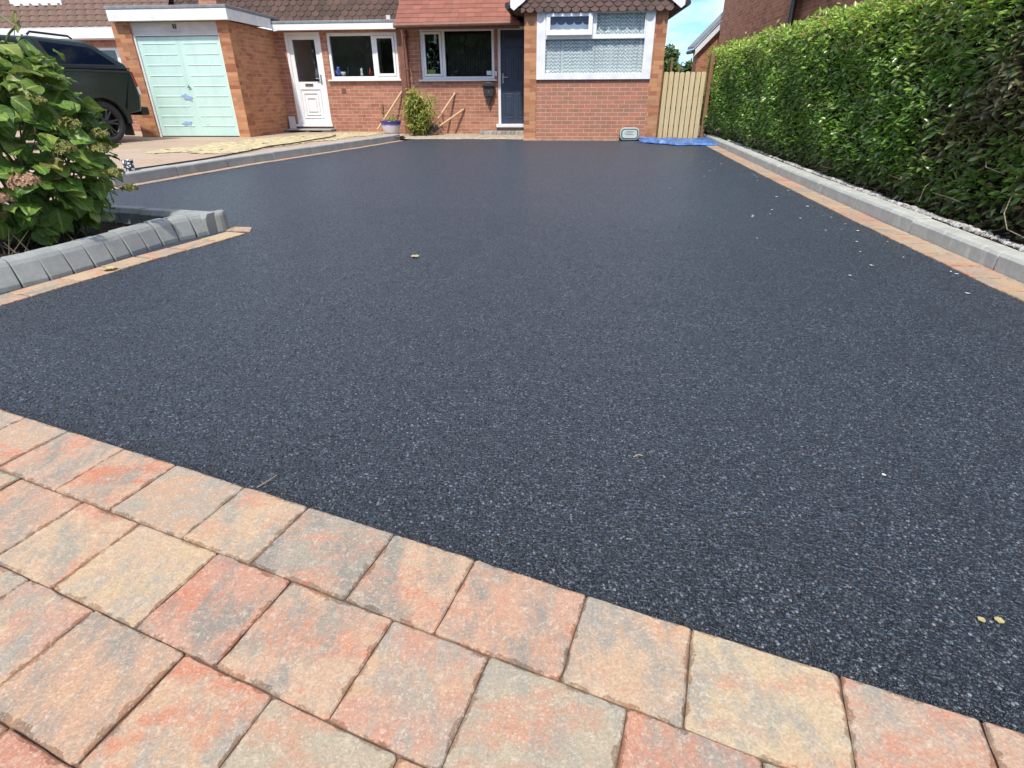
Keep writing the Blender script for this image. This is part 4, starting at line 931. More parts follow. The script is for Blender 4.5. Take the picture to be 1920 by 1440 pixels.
# slightly barrelled flanks: four rings across the width
def ringpts(y, inset): 
    cx, cz = 1.6, 0.8
    return [(cx + (x - cx) * (1 - inset * 0.012), y, cz + (z - cz) * (1 - inset * 0.02)) for x, z in out_]
ringsY = [(YL - 0.03, 2.0), (YL, 0.0), (YR, 0.0), (YR + 0.03, 2.0)]
ringsY = [(YL + 0.02, 2.2), (YL, 0.6), (YL - 0.06, 0.0), (YR + 0.06, 0.0), (YR, 0.6), (YR - 0.02, 2.2)]
V = []
for y, ins in ringsY: V += ringpts(y, ins)
F = [tuple(range(n)), tuple(range(5 * n, 6 * n))[::-1]]
for k in range(5): F += [(k * n + i, (k + 1) * n + i, (k + 1) * n + (i + 1) % n, k * n + (i + 1) % n) for i in range(n)]
body.add(V, F); bo = body.build('body', 'carpaint', car, bevel=0.012)
# cab + canopy greenhouse: tapers inward with height
gh = [(-0.78, 1.26), (-0.74, 1.36), (-0.30, 1.655), (-0.16, 1.70), (0.75, 1.735), (0.86, 1.72), (1.9, 1.71), (2.25, 1.64), (3.05, 1.19), (3.0, 1.15)]
def gy(z, s): t = (z - 1.2) / 0.5; return (YL - 0.02 - 0.17 * max(0, t)) if s > 0 else (YR + 0.02 + 0.17 * max(0, t))
m_ = MB(); n = len(gh)
V = [(x, gy(z, 1), z) for x, z in gh] + [(x, gy(z, -1), z) for x, z in gh]
m_.add(V, [tuple(range(n))[::-1], tuple(range(n, 2 * n))] + [(i, (i + 1) % n, n + (i + 1) % n, n + i) for i in range(n)]); m_.build('canopy', 'carpaint', car, bevel=0.025)
def side_panel(name, pts, mat, lift, parent=car):
    for s in (1, -1):
        mb = MB()
        V = [(x, gy(z, s) + s * lift, z) for x, z in pts] + [(x, gy(z, s) + s * (lift - 0.01), z) for x, z in pts]; k = len(pts)
        f0 = tuple(range(k)); f1 = tuple(range(k, 2 * k))[::-1]
        if s > 0: f0, f1 = f0[::-1], f1[::-1]
        mb.add(V, [f0, f1] + [(i, (i + 1) % k, k + (i + 1) % k, k + i) if s < 0 else (i, k + i, k + (i + 1) % k, (i + 1) % k) for i in range(k)])
        ob_ = mb.build(name, mat, parent)
    return ob_
side_panel('window_surround', [(-0.66, 1.335), (-0.24, 1.625), (0.72, 1.69), (0.62, 1.30), (-0.55, 1.305)], 'carblack', 0.006)
wq = side_panel('canopy_window', [(-0.56, 1.345), (-0.22, 1.60), (0.62, 1.66), (0.53, 1.335)], 'black_glass' if 'black_glass' in M else 'carglass', 0.013)
side_panel('cab_window', [(0.98, 1.30), (0.96, 1.655), (1.44, 1.66), (1.48, 1.29)], 'carglass', 0.012)
side_panel('cab_window', [(1.56, 1.29), (1.53, 1.66), (1.95, 1.65), (2.45, 1.29)], 'carglass', 0.012)
side_panel('pillar_trim', [(0.74, 1.22), (0.80, 1.70), (0.90, 1.70), (0.92, 1.22)], 'carblack', 0.010)
for zz, nm in ((1.268, 'load_rail'), (1.205, 'side_moulding')):
    mb = MB(); mb.box(-0.76, 0.80, YL - 0.03, YL + 0.03, zz, zz + 0.022); mb.build(nm, 'carblack', car, bevel=0.006)
# wheel arch flares
for cx in (0.0, WB):
    mb = MB(); a0 = [(cx + 0.50 * math.cos(a), 0.37 + 0.50 * math.sin(a)) for a in [math.pi * (-0.02 + 1.04 * k / 20) for k in range(21)]]
    a1 = [(cx + 0.425 * math.cos(a), 0.37 + 0.425 * math.sin(a)) for a in [math.pi * (-0.02 + 1.04 * k / 20) for k in range(21)]]
    for k in range(20):
        for (p, q) in (((a0[k], a0[k + 1]), (a1[k], a1[k + 1])),):
            ys = (YL - 0.05, YL + 0.045)
            V = [(p[0][0], ys[0], p[0][1]), (p[1][0], ys[0], p[1][1]), (p[1][0], ys[1], p[1][1]), (p[0][0], ys[1], p[0][1]),
                 (q[0][0], ys[0], q[0][1]), (q[1][0], ys[0], q[1][1]), (q[1][0], ys[1], q[1][1]), (q[0][0], ys[1], q[0][1])]
            mb.add(V, [(0, 3, 2, 1), (4, 5, 6, 7), (2, 3, 7, 6), (0, 1, 5, 4)])
    mb.build('wheel_arch', 'carpaint' if cx == 0 else 'carblack', car)
mb = MB(); mb.box(-0.62, 0.62, YR + 0.1, YL - 0.13, 0.40, 1.0); mb.box(WB - 0.6, WB + 0.6, YR + 0.1, YL - 0.13, 0.40, 1.0); mb.box(-0.7, 3.9, YR + 0.3, YL - 0.35, 0.30, 0.60); mb.build('underbody', 'carblack', car)
for cx in (0.0, WB):
    for yc, s in ((YL - 0.11, 1), (YR + 0.11, -1)):
        ax = lambda a, r, z, cx=cx, yc=yc, s=s: (cx + r * math.cos(a), yc + s * z, WR + r * math.sin(a))
        ty = MB(); ty.lathe([(0.235, -0.12), (0.34, -0.125), (0.365, -0.10), (WR, -0.06), (WR, 0.06), (0.365, 0.10), (0.345, 0.122), (0.262, 0.118), (0.25, 0.09), (0.235, -0.12)], seg=40, axis=ax)
        wo = ty.build('wheel', 'tyre', car, smooth=True)
        rm = MB(); rm.lathe([(0.255, 0.105), (0.245, 0.112), (0.235, 0.10), (0.225, -0.02)], seg=40, axis=ax); rm.lathe([(0.225, -0.03), (0.001, -0.03)], seg=40, axis=ax)
        rm.lathe([(0.075, 0.03), (0.07, 0.09), (0.05, 0.10), (0.001, 0.10)], seg=20, axis=ax)
        for k in range(6):
            for d in (-0.16, 0.16):
                a = 2 * math.pi * k / 6 + d; b = 2 * math.pi * k / 6 + d * 0.55
                p0 = ax(b, 0.05, 0.085); p1 = ax(a, 0.24, 0.098); rm.tube([p0, p1], [0.02, 0.017], 6)
        rm.build('rim', 'rim', wo)
mb = MB(); mb.box(-0.485, -0.455, YL - 0.24, YL + 0.02, 0.12, 0.48); mb.build('mud_flap', 'carblack', car, bevel=0.006)
mb = MB(); mb.box(-0.98, -0.80, YR + 0.08, YL - 0.04, 0.47, 0.62); mb.build('bumper', 'carblack', car, bevel=0.03)
for s, y in ((1, YL), (-1, YR)):
    mb = MB(); y0, y1 = (y - 0.14, y + 0.012) if s > 0 else (y - 0.012, y + 0.14)
    mb.prism([(-0.845, 0.98), (-0.80, 0.97), (-0.735, 1.22), (-0.80, 1.235)][::-1], 'y', y0, y1); tl = mb.build('tail_light', 'redlens', car, bevel=0.008)
    mb = MB(); mb.prism([(-0.872, 0.84), (-0.822, 0.84), (-0.80, 0.965), (-0.848, 0.975)][::-1], 'y', y0, y1); mb.build('reversing_light', 'clearlens', tl, bevel=0.006)
mb = MB(); mb.box(0.865, 0.885, YL - 0.055, YL - 0.001, 0.45, 1.26); mb.build('panel_gap', 'carblack', car)
mb = MB(); mb.box(-0.70, -0.52, YL - 0.02, YL + 0.002, 1.02, 1.16); mb.build('fuel_flap', 'carpaint', car, bevel=0.01)
for y in (-0.20, -1.42):
    mb = MB(); mb.tube([(-0.05, y, 1.735), (0.0, y, 1.775), (0.62, y, 1.80), (0.68, y, 1.755)], 0.018, 8); mb.build('roof_rail', 'black', car)
mb = MB(); mb.tube([(0.80, -0.35, 1.72), (0.72, -0.35, 1.90)], 0.006, 6); mb.build('aerial', 'black', car)
for hx_ in (1.05, 1.75): mb = MB(); mb.box(hx_, hx_ + 0.15, YL + 0.005, YL + 0.035, 1.03, 1.06); mb.build('door_handle', 'carblack', car, bevel=0.008)
mb = MB(); mb.box(2.2, 2.4, YL + 0.02, YL + 0.22, 1.22, 1.40); mb.build('wing_mirror', 'carblack', car, bevel=0.04)
for y in (YL - 0.32, YR + 0.05):
    mb = MB(); mb.box(3.86, 4.10, y, y + 0.27, 0.84, 0.98); mb.build('headlight', 'clearlens', car, bevel=0.03)
# ================================================================== HEDGE
hedge = thing('hedge', 'long clipped green privet hedge along the right edge of the driveway', 'hedge', hp(4.5, 0.5))
HL0, HL1, HT, HH = -2.4, 10.55, 1.15, 1.63
def face_off(s, z): return 0.028 * np.sin(s * 1.7 + z * 2.6) + 0.022 * np.sin(s * 3.7 - z * 5.1 + 1) + 0.02 * np.sin(z * 9.3 + np.sin(s * 4.1) * 2) * np.sin(s * 6.7)
def world(s, t, z): return np.stack([HA[0] + HD[0] * s + HN[0] * t, HA[1] + HD[1] * s + HN[1] * t, z], 1)
def hedge_pts(n, kind):
    s = rng.uniform(HL0, HL1, n)
    if kind == 'face':
        z = 0.09 + (HH - 0.09) * rng.random(n) ** 1.02; t = 0.02 + face_off(s, z) + rng.exponential(0.055, n) + np.where(z < 0.42, (0.42 - z) * 0.2, 0) + np.where(z > HH - 0.12, (z - HH + 0.12) * 0.8, 0)
        out_ = np.tile(np.array([-HN[0], -HN[1], 0.25]), (n, 1))
    elif kind == 'top':
        t = rng.uniform(0.02, HT, n); z = HH + 0.04 * np.sin(s * 3.1 + t * 4) + 0.025 * np.sin(s * 8.7) - rng.exponential(0.04, n) + (rng.random(n) < 0.06) * rng.uniform(0, 0.09, n)
        out_ = np.tile(np.array([-HN[0] * 0.2, -HN[1] * 0.2, 1.0]), (n, 1))
    else:
        s = (HL1 if kind == 'end' else HL0) + rng.normal(0, 0.04, n); t = rng.uniform(0.0, HT, n); z = rng.uniform(0.2, HH, n)
        out_ = np.tile(np.array([HD[0], HD[1], 0.2]) * (1 if kind == 'end' else -1), (n, 1))
    return s, t, z, out_
VV = []; FF = []; tint = []; young = []; base = 0
for kind, n in (('face', 43000), ('top', 13000), ('end', 4500), ('near', 2500)):
    s, t, z, o_ = hedge_pts(n, kind)
    if kind == 'face':                                                # the near part is seen large: more, smaller gaps there
        s = HL0 + (HL1 - HL0) * rng.random(n) ** 1.22
        t = 0.02 + face_off(s, z) + rng.exponential(0.036, n) + np.where(z < 0.36, (0.36 - z) * 0.34, 0) + np.where(z > HH - 0.12, (z - HH + 0.12) * 0.8, 0)
    P = world(s, t, z)
    thin = 0.5 + 0.5 * np.sin(s * 1.9 + z * 3.3) * np.sin(z * 5 - s * 3.1)
    keep = rng.random(n) > np.where(z < 0.26, (0.26 - z) * 2.2, 0) + 0.12 * (thin > 0.8) + 0.12 * ((s < 0.9) & (thin < 0.35) & (z < 1.2))
    P, s, z, o_ = P[keep], s[keep], z[keep], o_[keep]; n = len(P)
    A_ = o_ * 0.75 + unit(n) * 0.8 + np.array([0, 0, -0.05]); Nn = o_ * 0.30 + np.array([0, -0.25, 0.95]) + unit(n) * 0.55
    Ln = rng.uniform(0.038, 0.074, n); Wd = Ln * rng.uniform(0.36, 0.52, n)
    v, f = leaves(P, A_, Nn, Ln, Wd, 0.14, 0.06)
    VV.append(v); FF.append(f + base); base += len(v)
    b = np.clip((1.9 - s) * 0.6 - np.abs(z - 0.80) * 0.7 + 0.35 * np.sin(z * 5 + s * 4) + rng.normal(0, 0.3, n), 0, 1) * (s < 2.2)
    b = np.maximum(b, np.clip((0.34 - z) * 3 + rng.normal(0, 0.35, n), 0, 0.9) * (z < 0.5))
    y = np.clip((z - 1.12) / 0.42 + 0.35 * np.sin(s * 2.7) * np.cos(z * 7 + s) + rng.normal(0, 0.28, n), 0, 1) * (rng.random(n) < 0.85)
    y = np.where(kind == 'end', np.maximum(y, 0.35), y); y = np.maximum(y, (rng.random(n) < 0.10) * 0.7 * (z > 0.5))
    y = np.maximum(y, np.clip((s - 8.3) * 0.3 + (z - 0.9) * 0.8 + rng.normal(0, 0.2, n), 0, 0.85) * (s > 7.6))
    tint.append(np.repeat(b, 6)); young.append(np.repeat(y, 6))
ho = hedge.location
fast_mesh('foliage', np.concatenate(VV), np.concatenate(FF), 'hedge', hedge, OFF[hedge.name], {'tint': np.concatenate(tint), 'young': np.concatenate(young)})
g = MB()                                                              # woody inside: stems and branching twigs
for k in range(80):
    s = random.uniform(HL0, HL1); t = random.uniform(0.30, 0.8); z0 = 0.04; pth = []
    x, y, _ = hp(s, t); dx, dy = random.uniform(-.05, .25), random.uniform(-.3, .3)
    for q in range(5): pth.append((x + dx * q / 4 + random.uniform(-.02, .02), y + dy * q / 4 + random.uniform(-.02, .02), z0 + 1.45 * q / 4))
    r0 = random.uniform(0.008, 0.019); g.tube(pth, [r0 * (1 - 0.18 * q) for q in range(5)], 6)
for k in range(1500):
    s = HL0 + (HL1 - HL0) * random.random() ** 1.4; t = random.uniform(0.06, 0.45); z = random.uniform(0.08, 1.5)
    p = Vector(hp(s, t, z)); d = Vector((random.uniform(-1, .3), random.uniform(-1, 1), random.uniform(-.3, 1))).normalized() * random.uniform(0.12, 0.35)
    g.tube([p, p + d * 0.5 + Vector((0, 0, random.uniform(-.03, .03))), p + d], [0.004, 0.003, 0.0015], 4, False)
g.build('twigs', 'bark', hedge)
g = MB(); bx_ = []
core = MB()                                                           # solid dark core standing in for the shaded inside, stops see-through
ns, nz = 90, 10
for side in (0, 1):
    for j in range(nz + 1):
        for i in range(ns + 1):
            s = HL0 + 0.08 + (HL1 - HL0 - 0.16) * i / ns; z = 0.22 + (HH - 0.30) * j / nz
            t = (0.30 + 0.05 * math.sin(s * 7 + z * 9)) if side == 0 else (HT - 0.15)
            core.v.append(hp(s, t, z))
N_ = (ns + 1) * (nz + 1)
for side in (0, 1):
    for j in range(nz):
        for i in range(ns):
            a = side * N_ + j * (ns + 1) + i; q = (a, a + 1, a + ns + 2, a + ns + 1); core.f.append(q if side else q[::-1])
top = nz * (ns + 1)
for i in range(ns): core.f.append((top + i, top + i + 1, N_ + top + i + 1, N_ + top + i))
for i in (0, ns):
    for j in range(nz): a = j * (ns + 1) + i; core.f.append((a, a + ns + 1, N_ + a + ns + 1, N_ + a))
core.build('inner_core', plain('hedge_interior', (0.028, 0.026, 0.014), 1.0, 0.5, 12, spec=0.05), hedge)
g = MB()                                                              # bare pale shoots on the near part
def twig(pts, r): g.tube([hp(*p) for p in pts], [r * (1 - 0.6 * k / (len(pts) - 1)) for k in range(len(pts))], 6)
twig([(0.18, 0.10, 0.78), (0.16, 0.0, 0.92), (0.13, -0.04, 1.05), (0.22, -0.03, 1.14), (0.34, 0.0, 1.18)], 0.006)
twig([(0.15, -0.02, 0.98), (0.05, -0.05, 1.05), (-0.05, 0.0, 1.1)], 0.004); twig([(0.13, -0.04, 1.05), (0.3, -0.05, 1.10), (0.4, 0.0, 1.13)], 0.004)
twig([(0.50, 0.14, 0.40), (0.46, 0.04, 0.33), (0.42, 0.01, 0.24), (0.33, 0.0, 0.165), (0.16, 0.0, 0.15), (0.08, -0.02, 0.115)], 0.0042)
twig([(1.3, 0.08, 0.35), (1.28, -0.01, 0.27), (1.26, -0.03, 0.17)], 0.003); twig([(0.9, 0.1, 0.5), (0.7, -0.01, 0.47), (0.6, 0.05, 0.44)], 0.004)
twig([(2.3, 0.1, 1.0), (2.1, 0.0, 1.02), (2.0, 0.03, 0.95)], 0.004)
g.build('bare_shoot', 'paletwig', hedge)

# ================================================================== HYDRANGEA
hy = thing('hydrangea_bush', 'hydrangea bush with broad leaves and fading green flower heads in the raised bed', 'shrub', (-3.15, 3.8, 0.03))
cen = Vector((-3.17, 3.70, 0.62)); rad = Vector((0.68, 0.55, 0.64))
g = MB(); tips = []
for k in range(46):
    d = Vector((random.gauss(0, 1), random.gauss(0, 1), random.uniform(-0.15, 1.1))); d.normalize()
    e = cen + Vector((d.x * rad.x, d.y * rad.y, d.z * rad.z)) * random.uniform(0.75, 0.98)
    b = Vector((-3.15 + random.uniform(-.2, .2), 3.8 + random.uniform(-.2, .2), 0.03)); m = b.lerp(e, 0.55) + Vector((0, 0, 0.12)); tips.append((e, d))
    g.tube([b, b.lerp(m, 0.5) + Vector((0, 0, 0.04)), m, e], [0.008, 0.007, 0.005, 0.003], 6, False)
for pts in ([(-2.95, 3.75, 0.95), (-2.92, 3.7, 1.15), (-2.98, 3.66, 1.33), (-3.03, 3.62, 1.42)], [(-3.0, 3.7, 1.0), (-2.80, 3.66, 1.2), (-2.72, 3.62, 1.23)], [(-2.72, 3.62, 1.23), (-2.86, 3.64, 1.34), (-2.99, 3.66, 1.40)]):
    g.tube(pts, 0.006, 6, False)
g.build('stems', 'greenstem', hy)
def bigleaf(mb, att, p, a, nrm, L_, W_, yv):
    a = a.normalized(); s = a.cross(nrm).normalized(); n = s.cross(a).normalized()
    prof = [0.0, 0.30, 0.47, 0.5, 0.42, 0.24, 0.03]; K = len(prof); b = len(mb.v); cr = random.uniform(0.10, 0.30); fd = random.uniform(0.08, 0.32); tw = random.uniform(-.3, .3)
    for i, w_ in enumerate(prof):
        u = i / (K - 1); c = p + a * (L_ * (u * (1 - 0.18 * cr * u))) - n * (L_ * cr * u * u)
        for q in (-1, -0.5, 0, 0.5, 1):
            wob = 0.012 * L_ / 0.13 * math.sin(u * 9 + q * 3 + L_ * 300) * abs(q)
            mb.v.append(tuple(c + s * (W_ * w_ * q) + n * (W_ * w_ * abs(q) * fd + wob + tw * W_ * w_ * q * 0.4))); att.append(yv); A_U.append(u); A_Q.append(abs(q))
    for i in range(K - 1):
        for q in range(4): a0 = b + i * 5 + q; mb.f.append((a0, a0 + 1, a0 + 6, a0 + 5))
lf = MB(); att = []; A_U = []; A_Q = []
for k in range(1000):
    d = Vector((random.gauss(0, 1), random.gauss(0, 1), random.gauss(0.1, 0.9))); d.normalize()
    if d.x < -0.55 and random.random() < 0.6: continue
    r_ = random.uniform(0.55, 1.0) ** 0.5; c = cen + Vector((d.x * rad.x, d.y * rad.y, d.z * rad.z)) * r_
    if c.z < 0.10: continue
    if c.x > -2.50 - 0.30 * max(0, c.z - 0.68) - (c.y - 3.74) * 0.55: continue
    if c.x > -2.55 and c.z < 0.26: continue
    out_d = Vector((d.x, d.y, d.z * 0.4 - 0.15)) + Vector((random.gauss(0, .45), random.gauss(0, .45), random.gauss(-.1, .3)))
    nr = Vector((d.x * 0.7, d.y * 0.7, 0.8)) + Vector((random.gauss(0, .3), random.gauss(0, .3), random.gauss(0, .3)))
    L_ = random.uniform(0.09, 0.17) * (0.8 if r_ < 0.8 else 1); yv = 0.9 if random.random() < 0.05 else (0.35 * random.random() if c.z > 0.8 else 0.0)
    bigleaf(lf, att, c - out_d.normalized() * L_ * 0.5, out_d, nr, L_, L_ * random.uniform(0.74, 0.95), yv)
for k in range(60):                                                     # looser leaves at the top and along the long shoots
    c = Vector((random.uniform(-3.35, -2.75), random.uniform(3.5, 3.95), random.uniform(1.0, 1.24)))
    if (c.x > -2.85 and c.z > 1.15): continue
    od = Vector((random.gauss(.1, .6), random.gauss(-.2, .6), random.gauss(.1, .4))); bigleaf(lf, att, c, od, Vector((random.gauss(0, .5), random.gauss(-.2, .5), 1)), random.uniform(0.06, 0.11), random.uniform(0.04, 0.07), random.choice([0, .2, .8]))
for c in ((-2.72, 3.62, 1.20), (-2.70, 3.6, 1.24), (-3.0, 3.62, 1.40)): bigleaf(lf, att, Vector(c), Vector((.3, -.2, .5)), Vector((0, -1, .5)), 0.07, 0.05, 0.9)
lf.build('leaves', 'hydrangea', hy, smooth=True, attrs={'young': att, 'along': A_U, 'across': A_Q})
heads = [((-2.60, 3.14, 0.48), 0.075, 'floret_p'), ((-2.72, 3.06, 0.41), 0.06, 'floret_p')]
# flower heads stand out of the right-hand flank and the top
for c, r_ in (((-2.60, 3.62, 0.74), .062), ((-2.53, 3.70, 0.60), .06), ((-2.60, 3.5, 0.62), .06), ((-2.70, 3.55, 0.86), .055), ((-2.53, 3.74, 0.68), .05),
              ((-2.46, 3.66, 0.47), .05), ((-2.92, 3.28, 0.75), .06), ((-2.76, 3.70, 0.98), .045),
              ((-3.04, 3.62, 1.43), .05), ((-2.44, 3.72, 0.37), .045)):
    heads.append((c, r_, 'floret'))
for c, r_, mt in heads:
    if mt == 'floret': c = (c[0] + 0.05, c[1] - 0.07, c[2])
    elif mt == 'floret_p': c = (c[0] + 0.03, c[1] - 0.04, c[2])
    n = int(70 * (r_ / 0.06) ** 1.2); d = unit(n); d[:, 2] = np.abs(d[:, 2]) * 0.9 - 0.25 * rng.random(n); P = np.array(c) + d * r_ * np.array([1.0, 1.0, 0.8]) * rng.uniform(0.8, 1.05, (n, 1))
    V = []; Fm = []; q = 0
    for p, nn in zip(P, d):
        nn = Vector(nn) + Vector((random.gauss(0, .3), random.gauss(0, .3), random.gauss(0, .3))); nn.normalize(); t = nn.cross(Vector((0.3, 0.2, 1))).normalized(); b = nn.cross(t); rr = random.uniform(0.009, 0.013)
        for k in range(4):
            a = k * math.pi / 2 + 0.3; a2 = a + 0.55; a1 = a - 0.55
            o0 = Vector(p); V += [o0, o0 + (t * math.cos(a1) + b * math.sin(a1)) * rr + nn * 0.002, o0 + (t * math.cos(a) + b * math.sin(a)) * rr * 1.35 + nn * 0.003, o0 + (t * math.cos(a2) + b * math.sin(a2)) * rr + nn * 0.002]
            Fm.append((q, q + 1, q + 2, q + 3)); q += 4
    mb = MB(); mb.add(V, Fm); mb.tube([Vector(c) - Vector((0, 0, r_ * 0.3)), Vector(c).lerp(cen, 0.5)], 0.004, 5, False)
    ob = mb.build('flower_head', mt, hy)
    if mt == 'floret_p': ob['label'] = 'faded pink flower head'
    if mt == 'floret_p': pass
g = MB()
for k in range(70):                                                     # brown litter and shoots at the foot of the bush
    x = random.uniform(-3.4, -2.6); y = random.uniform(2.9, 4.0)
    if x > -2.66 + (y - 2.9) * 0.25: continue
    p = Vector((x, y, 0.035)); d = Vector((random.uniform(-.5, .5), random.uniform(-.5, .5), random.uniform(.2, 1))).normalized() * random.uniform(0.05, 0.22); g.tube([p, p + d * 0.6, p + d], [0.004, 0.003, 0.001], 5, False)
g.build('dry_shoots', 'bark', hy)['kind'] = 'stuff'

# ================================================================== SHRUB BY THE WALL, POT AND TREE BEYOND
def leafy(parent, n, sampler, mat, L0, L1, asp, up=0.2, droop=0.5, attrs=None, name='foliage'):
    P = np.array([sampler() for _ in range(n)]); A_ = unit(n) * 0.9 + np.array([0, -0.1, -droop + up]); Nn = unit(n) * 0.6 + np.array([0, -0.4, 0.7])
    Ln = rng.uniform(L0, L1, n); v, f = leaves(P, A_, Nn, Ln, Ln * asp, 0.15, 0.12)
    return fast_mesh(name, v, f, mat, parent, OFF[parent.name], attrs)
sb = hw(-2.45, 0.95, 0.0)
shrub = thing('bamboo_shrub', 'yellow-green bamboo-like shrub growing at the wall between the plant pot and the shovels', 'shrub', tuple(sb))
canes = []; g = MB()
for k in range(26):
    b = Vector(sb) + Vector((random.gauss(0, .06), random.gauss(0, .05), 0)); h = random.uniform(0.55, 0.98); d = Vector((random.gauss(0, .14), random.gauss(0, .1), 0))
    if k < 5: d = Vector((0.25 + random.gauss(0, .05), random.gauss(0, .05), 0)); h = random.uniform(0.45, 0.62)
    pth = [b + d * (q / 4) ** 1.6 + Vector((0, 0, h * q / 4)) for q in range(5)]; canes.append(pth); g.tube(pth, [0.006, 0.0055, 0.005, 0.004, 0.002], 6, False)
g.build('cane', 'greenstem', shrub)
def sshrub():
    c = random.choice(canes); i = random.choice([1, 1, 2, 2, 3, 3]); t = random.random(); p = c[i].lerp(c[i + 1], t); return tuple(p + Vector((random.gauss(0, .075), random.gauss(0, .075), random.gauss(0, .05))))
leafy(shrub, 2400, sshrub, 'nandina', 0.06, 0.13, 0.30, 0.2, 0.45)
pp = hw(-3.05, 0.85, 0.08)
pot = thing('plant_pot', 'blue glazed plant pot with a white lower half beside the shrub', 'plant pot', tuple(pp))
mb = MB(); mb.lathe([(0.001, 0.0), (0.15, 0.0), (0.165, 0.03), (0.205, 0.15), (0.225, 0.225), (0.235, 0.24), (0.232, 0.256), (0.215, 0.258), (0.205, 0.235), (0.001, 0.225)], tuple(pp), 32); mb.build('pot', 'pot', pot, smooth=True)
mb = MB(); mb.lathe([(0.206, 0.228), (0.10, 0.235), (0.001, 0.23)], tuple(pp), 24); mb.build('compost', 'soil', pot)
pl = thing('potted_plant', 'small pale plant growing out of the blue and white pot', 'plant', tuple(pp + Vector((0, 0, 0.23))))
leafy(pl, 130, lambda: tuple(pp + Vector((random.gauss(0.02, .09), random.gauss(0, .08), 0.24 + abs(random.gauss(0, .06))))), 'nandina', 0.03, 0.06, 0.4, 0.5, 0.0)
def tree(name, label, x, y, z, r, n, trunk, parts, group=None):
    t = thing(name, label, 'tree', (x, y, 0), FW, group)
    g = MB(); g.tube([(x, y, -0.1), (x + .05, y, z * 0.5), (x, y, z)], [trunk, trunk * 0.8, trunk * 0.5], 8)
    for k in range(7): a = k * 0.9; g.tube([(x, y, z * 0.6), (x + math.cos(a) * r * 0.4, y + math.sin(a) * r * 0.4, z), (x + math.cos(a) * r * 0.75, y + math.sin(a) * r * 0.75, z + r * 0.3)], [trunk * 0.4, trunk * 0.25, 0.01], 6)
    g.build('trunk', 'bark', t)
    cl = [(x + random.gauss(0, r * .45), y + random.gauss(0, r * .45), z + random.gauss(0, r * .4), r * random.uniform(.25, .5)) for _ in range(parts)]
    def smp():
        c = random.choice(cl); d = Vector((random.gauss(0, 1), random.gauss(0, 1), random.gauss(0, 1))).normalized() * c[3] * random.uniform(.6, 1.05); return (c[0] + d.x, c[1] + d.y, c[2] + d.z)
    leafy(t, n, smp, 'treeleaf', 0.10, 0.2, 0.6, 0.3, 0.1, name='crown'); return t
tree('garden_tree', 'leafy green tree beyond the wooden gate, right of the bay window', 6.75, 28.0, 1.75, 0.62, 2600, 0.10, 16)
tree('garden_tree', 'low pale green bush-like tree behind the middle of the wooden gate', 7.75, 29.0, 1.35, 0.7, 1800, 0.08, 14)

for k, (x, y, z, r) in enumerate(((-15, -13, 4.2, 3.6), (-8, -15, 4.6, 3.8), (-1.5, -14, 4.0, 3.4), (5, -15.5, 4.8, 3.8), (12, -14, 4.4, 3.6))):
    t_ = tree('street_tree', 'broad leafy tree across the street, reflected dark in the front windows', x, y, z, r, 10, 0.22, 16, 'street trees behind the camera, mirrored in the windows')
    old = [c for c in t_.children if c.name.startswith('crown')][0]; bpy.data.objects.remove(old)
    n = 5200; d = unit(n); P = np.array([x, y, z - 0.6]) + d * np.array([r * 1.05, r * 0.8, r * 0.95]) * (rng.random((n, 1)) ** 0.35) + 0.35 * np.stack([np.sin(d[:, 1] * 9), np.cos(d[:, 2] * 8), np.sin(d[:, 0] * 11)], 1)
    Ln = rng.uniform(0.28, 0.5, n); v, f = leaves(P, unit(n) + d * 0.5, unit(n) * 0.6 + d, Ln, Ln * 0.7, 0.12, 0.1)
    fast_mesh('crown', v, f, 'treeleaf', t_, OFF[t_.name])
# ================================================================== GATE AND THINGS BEHIND IT
GYy = 0.30
gate = thing('wooden_gate', 'pale timber gate of upright rounded boards between the bay window and the hedge', 'gate', (3.2, GYy, 0), FH)
nb = 8; gw = (3.625 - 2.785) / nb
for k in range(nb):
    x0 = 2.785 + gw * k + 0.008; x1 = x0 + gw - 0.019; y = GYy + (0.0 if k % 2 == 0 else 0.012); pts = [(x0, 0.02), (x1, 0.02)]
    h = 1.215 + random.uniform(-.006, .006)
    pts += [((x0 + x1) / 2 + (x1 - x0) / 2 * math.cos(a), h + 0.022 * math.sin(a)) for a in [math.pi * q / 8 for q in range(9)]]
    mb = MB(); mb.prism(pts, 'y', y, y + 0.02); mb.build('board', 'gate', gate, bevel=0.003)
mb = MB()
for z in (0.28, 0.62, 0.98): mb.box(2.79, 3.62, GYy + 0.033, GYy + 0.07, z, z + 0.09)
mb.build('rail', 'post', gate)
mb = MB(); mb.box(2.79, 3.62, GYy + 0.0705, GYy + 0.085, 0.03, 1.19); mb.build('backing_board', 'post', gate)
mb = MB(); mb.box(2.725, 2.775, GYy + 0.0, GYy + 0.1, 0.0, 1.36); mb.build('gate_post', 'post', gate, bevel=0.004)
mb = MB(); mb.box(3.665, 3.74, GYy + 0.0, GYy + 0.09, 0.0, 1.55); mb.build('gate_post', 'post', gate, bevel=0.004)
fp = thing('trellis_fence', 'row of thin brown fence posts rising behind the wooden gate', 'fence', (3.2, 3.2, 0), FH)
for x, h in ((2.86, 1.50), (3.07, 1.40), (3.36, 1.62), (3.55, 1.42)):
    mb = MB(); mb.box(x, x + 0.05, 3.2, 3.25, 0.0, h); mb.build('post', 'post', fp)
mb = MB(); mb.box(2.75, 3.9, 3.215, 3.24, 0.5, 0.58); mb.box(2.75, 3.9, 3.215, 3.24, 1.1, 1.18); mb.build('rail', 'post', fp)
lp = thing('lamp_post', 'thin grey lamp post seen above the wooden gate', 'lamp post', (8.05, 31.0, 0))
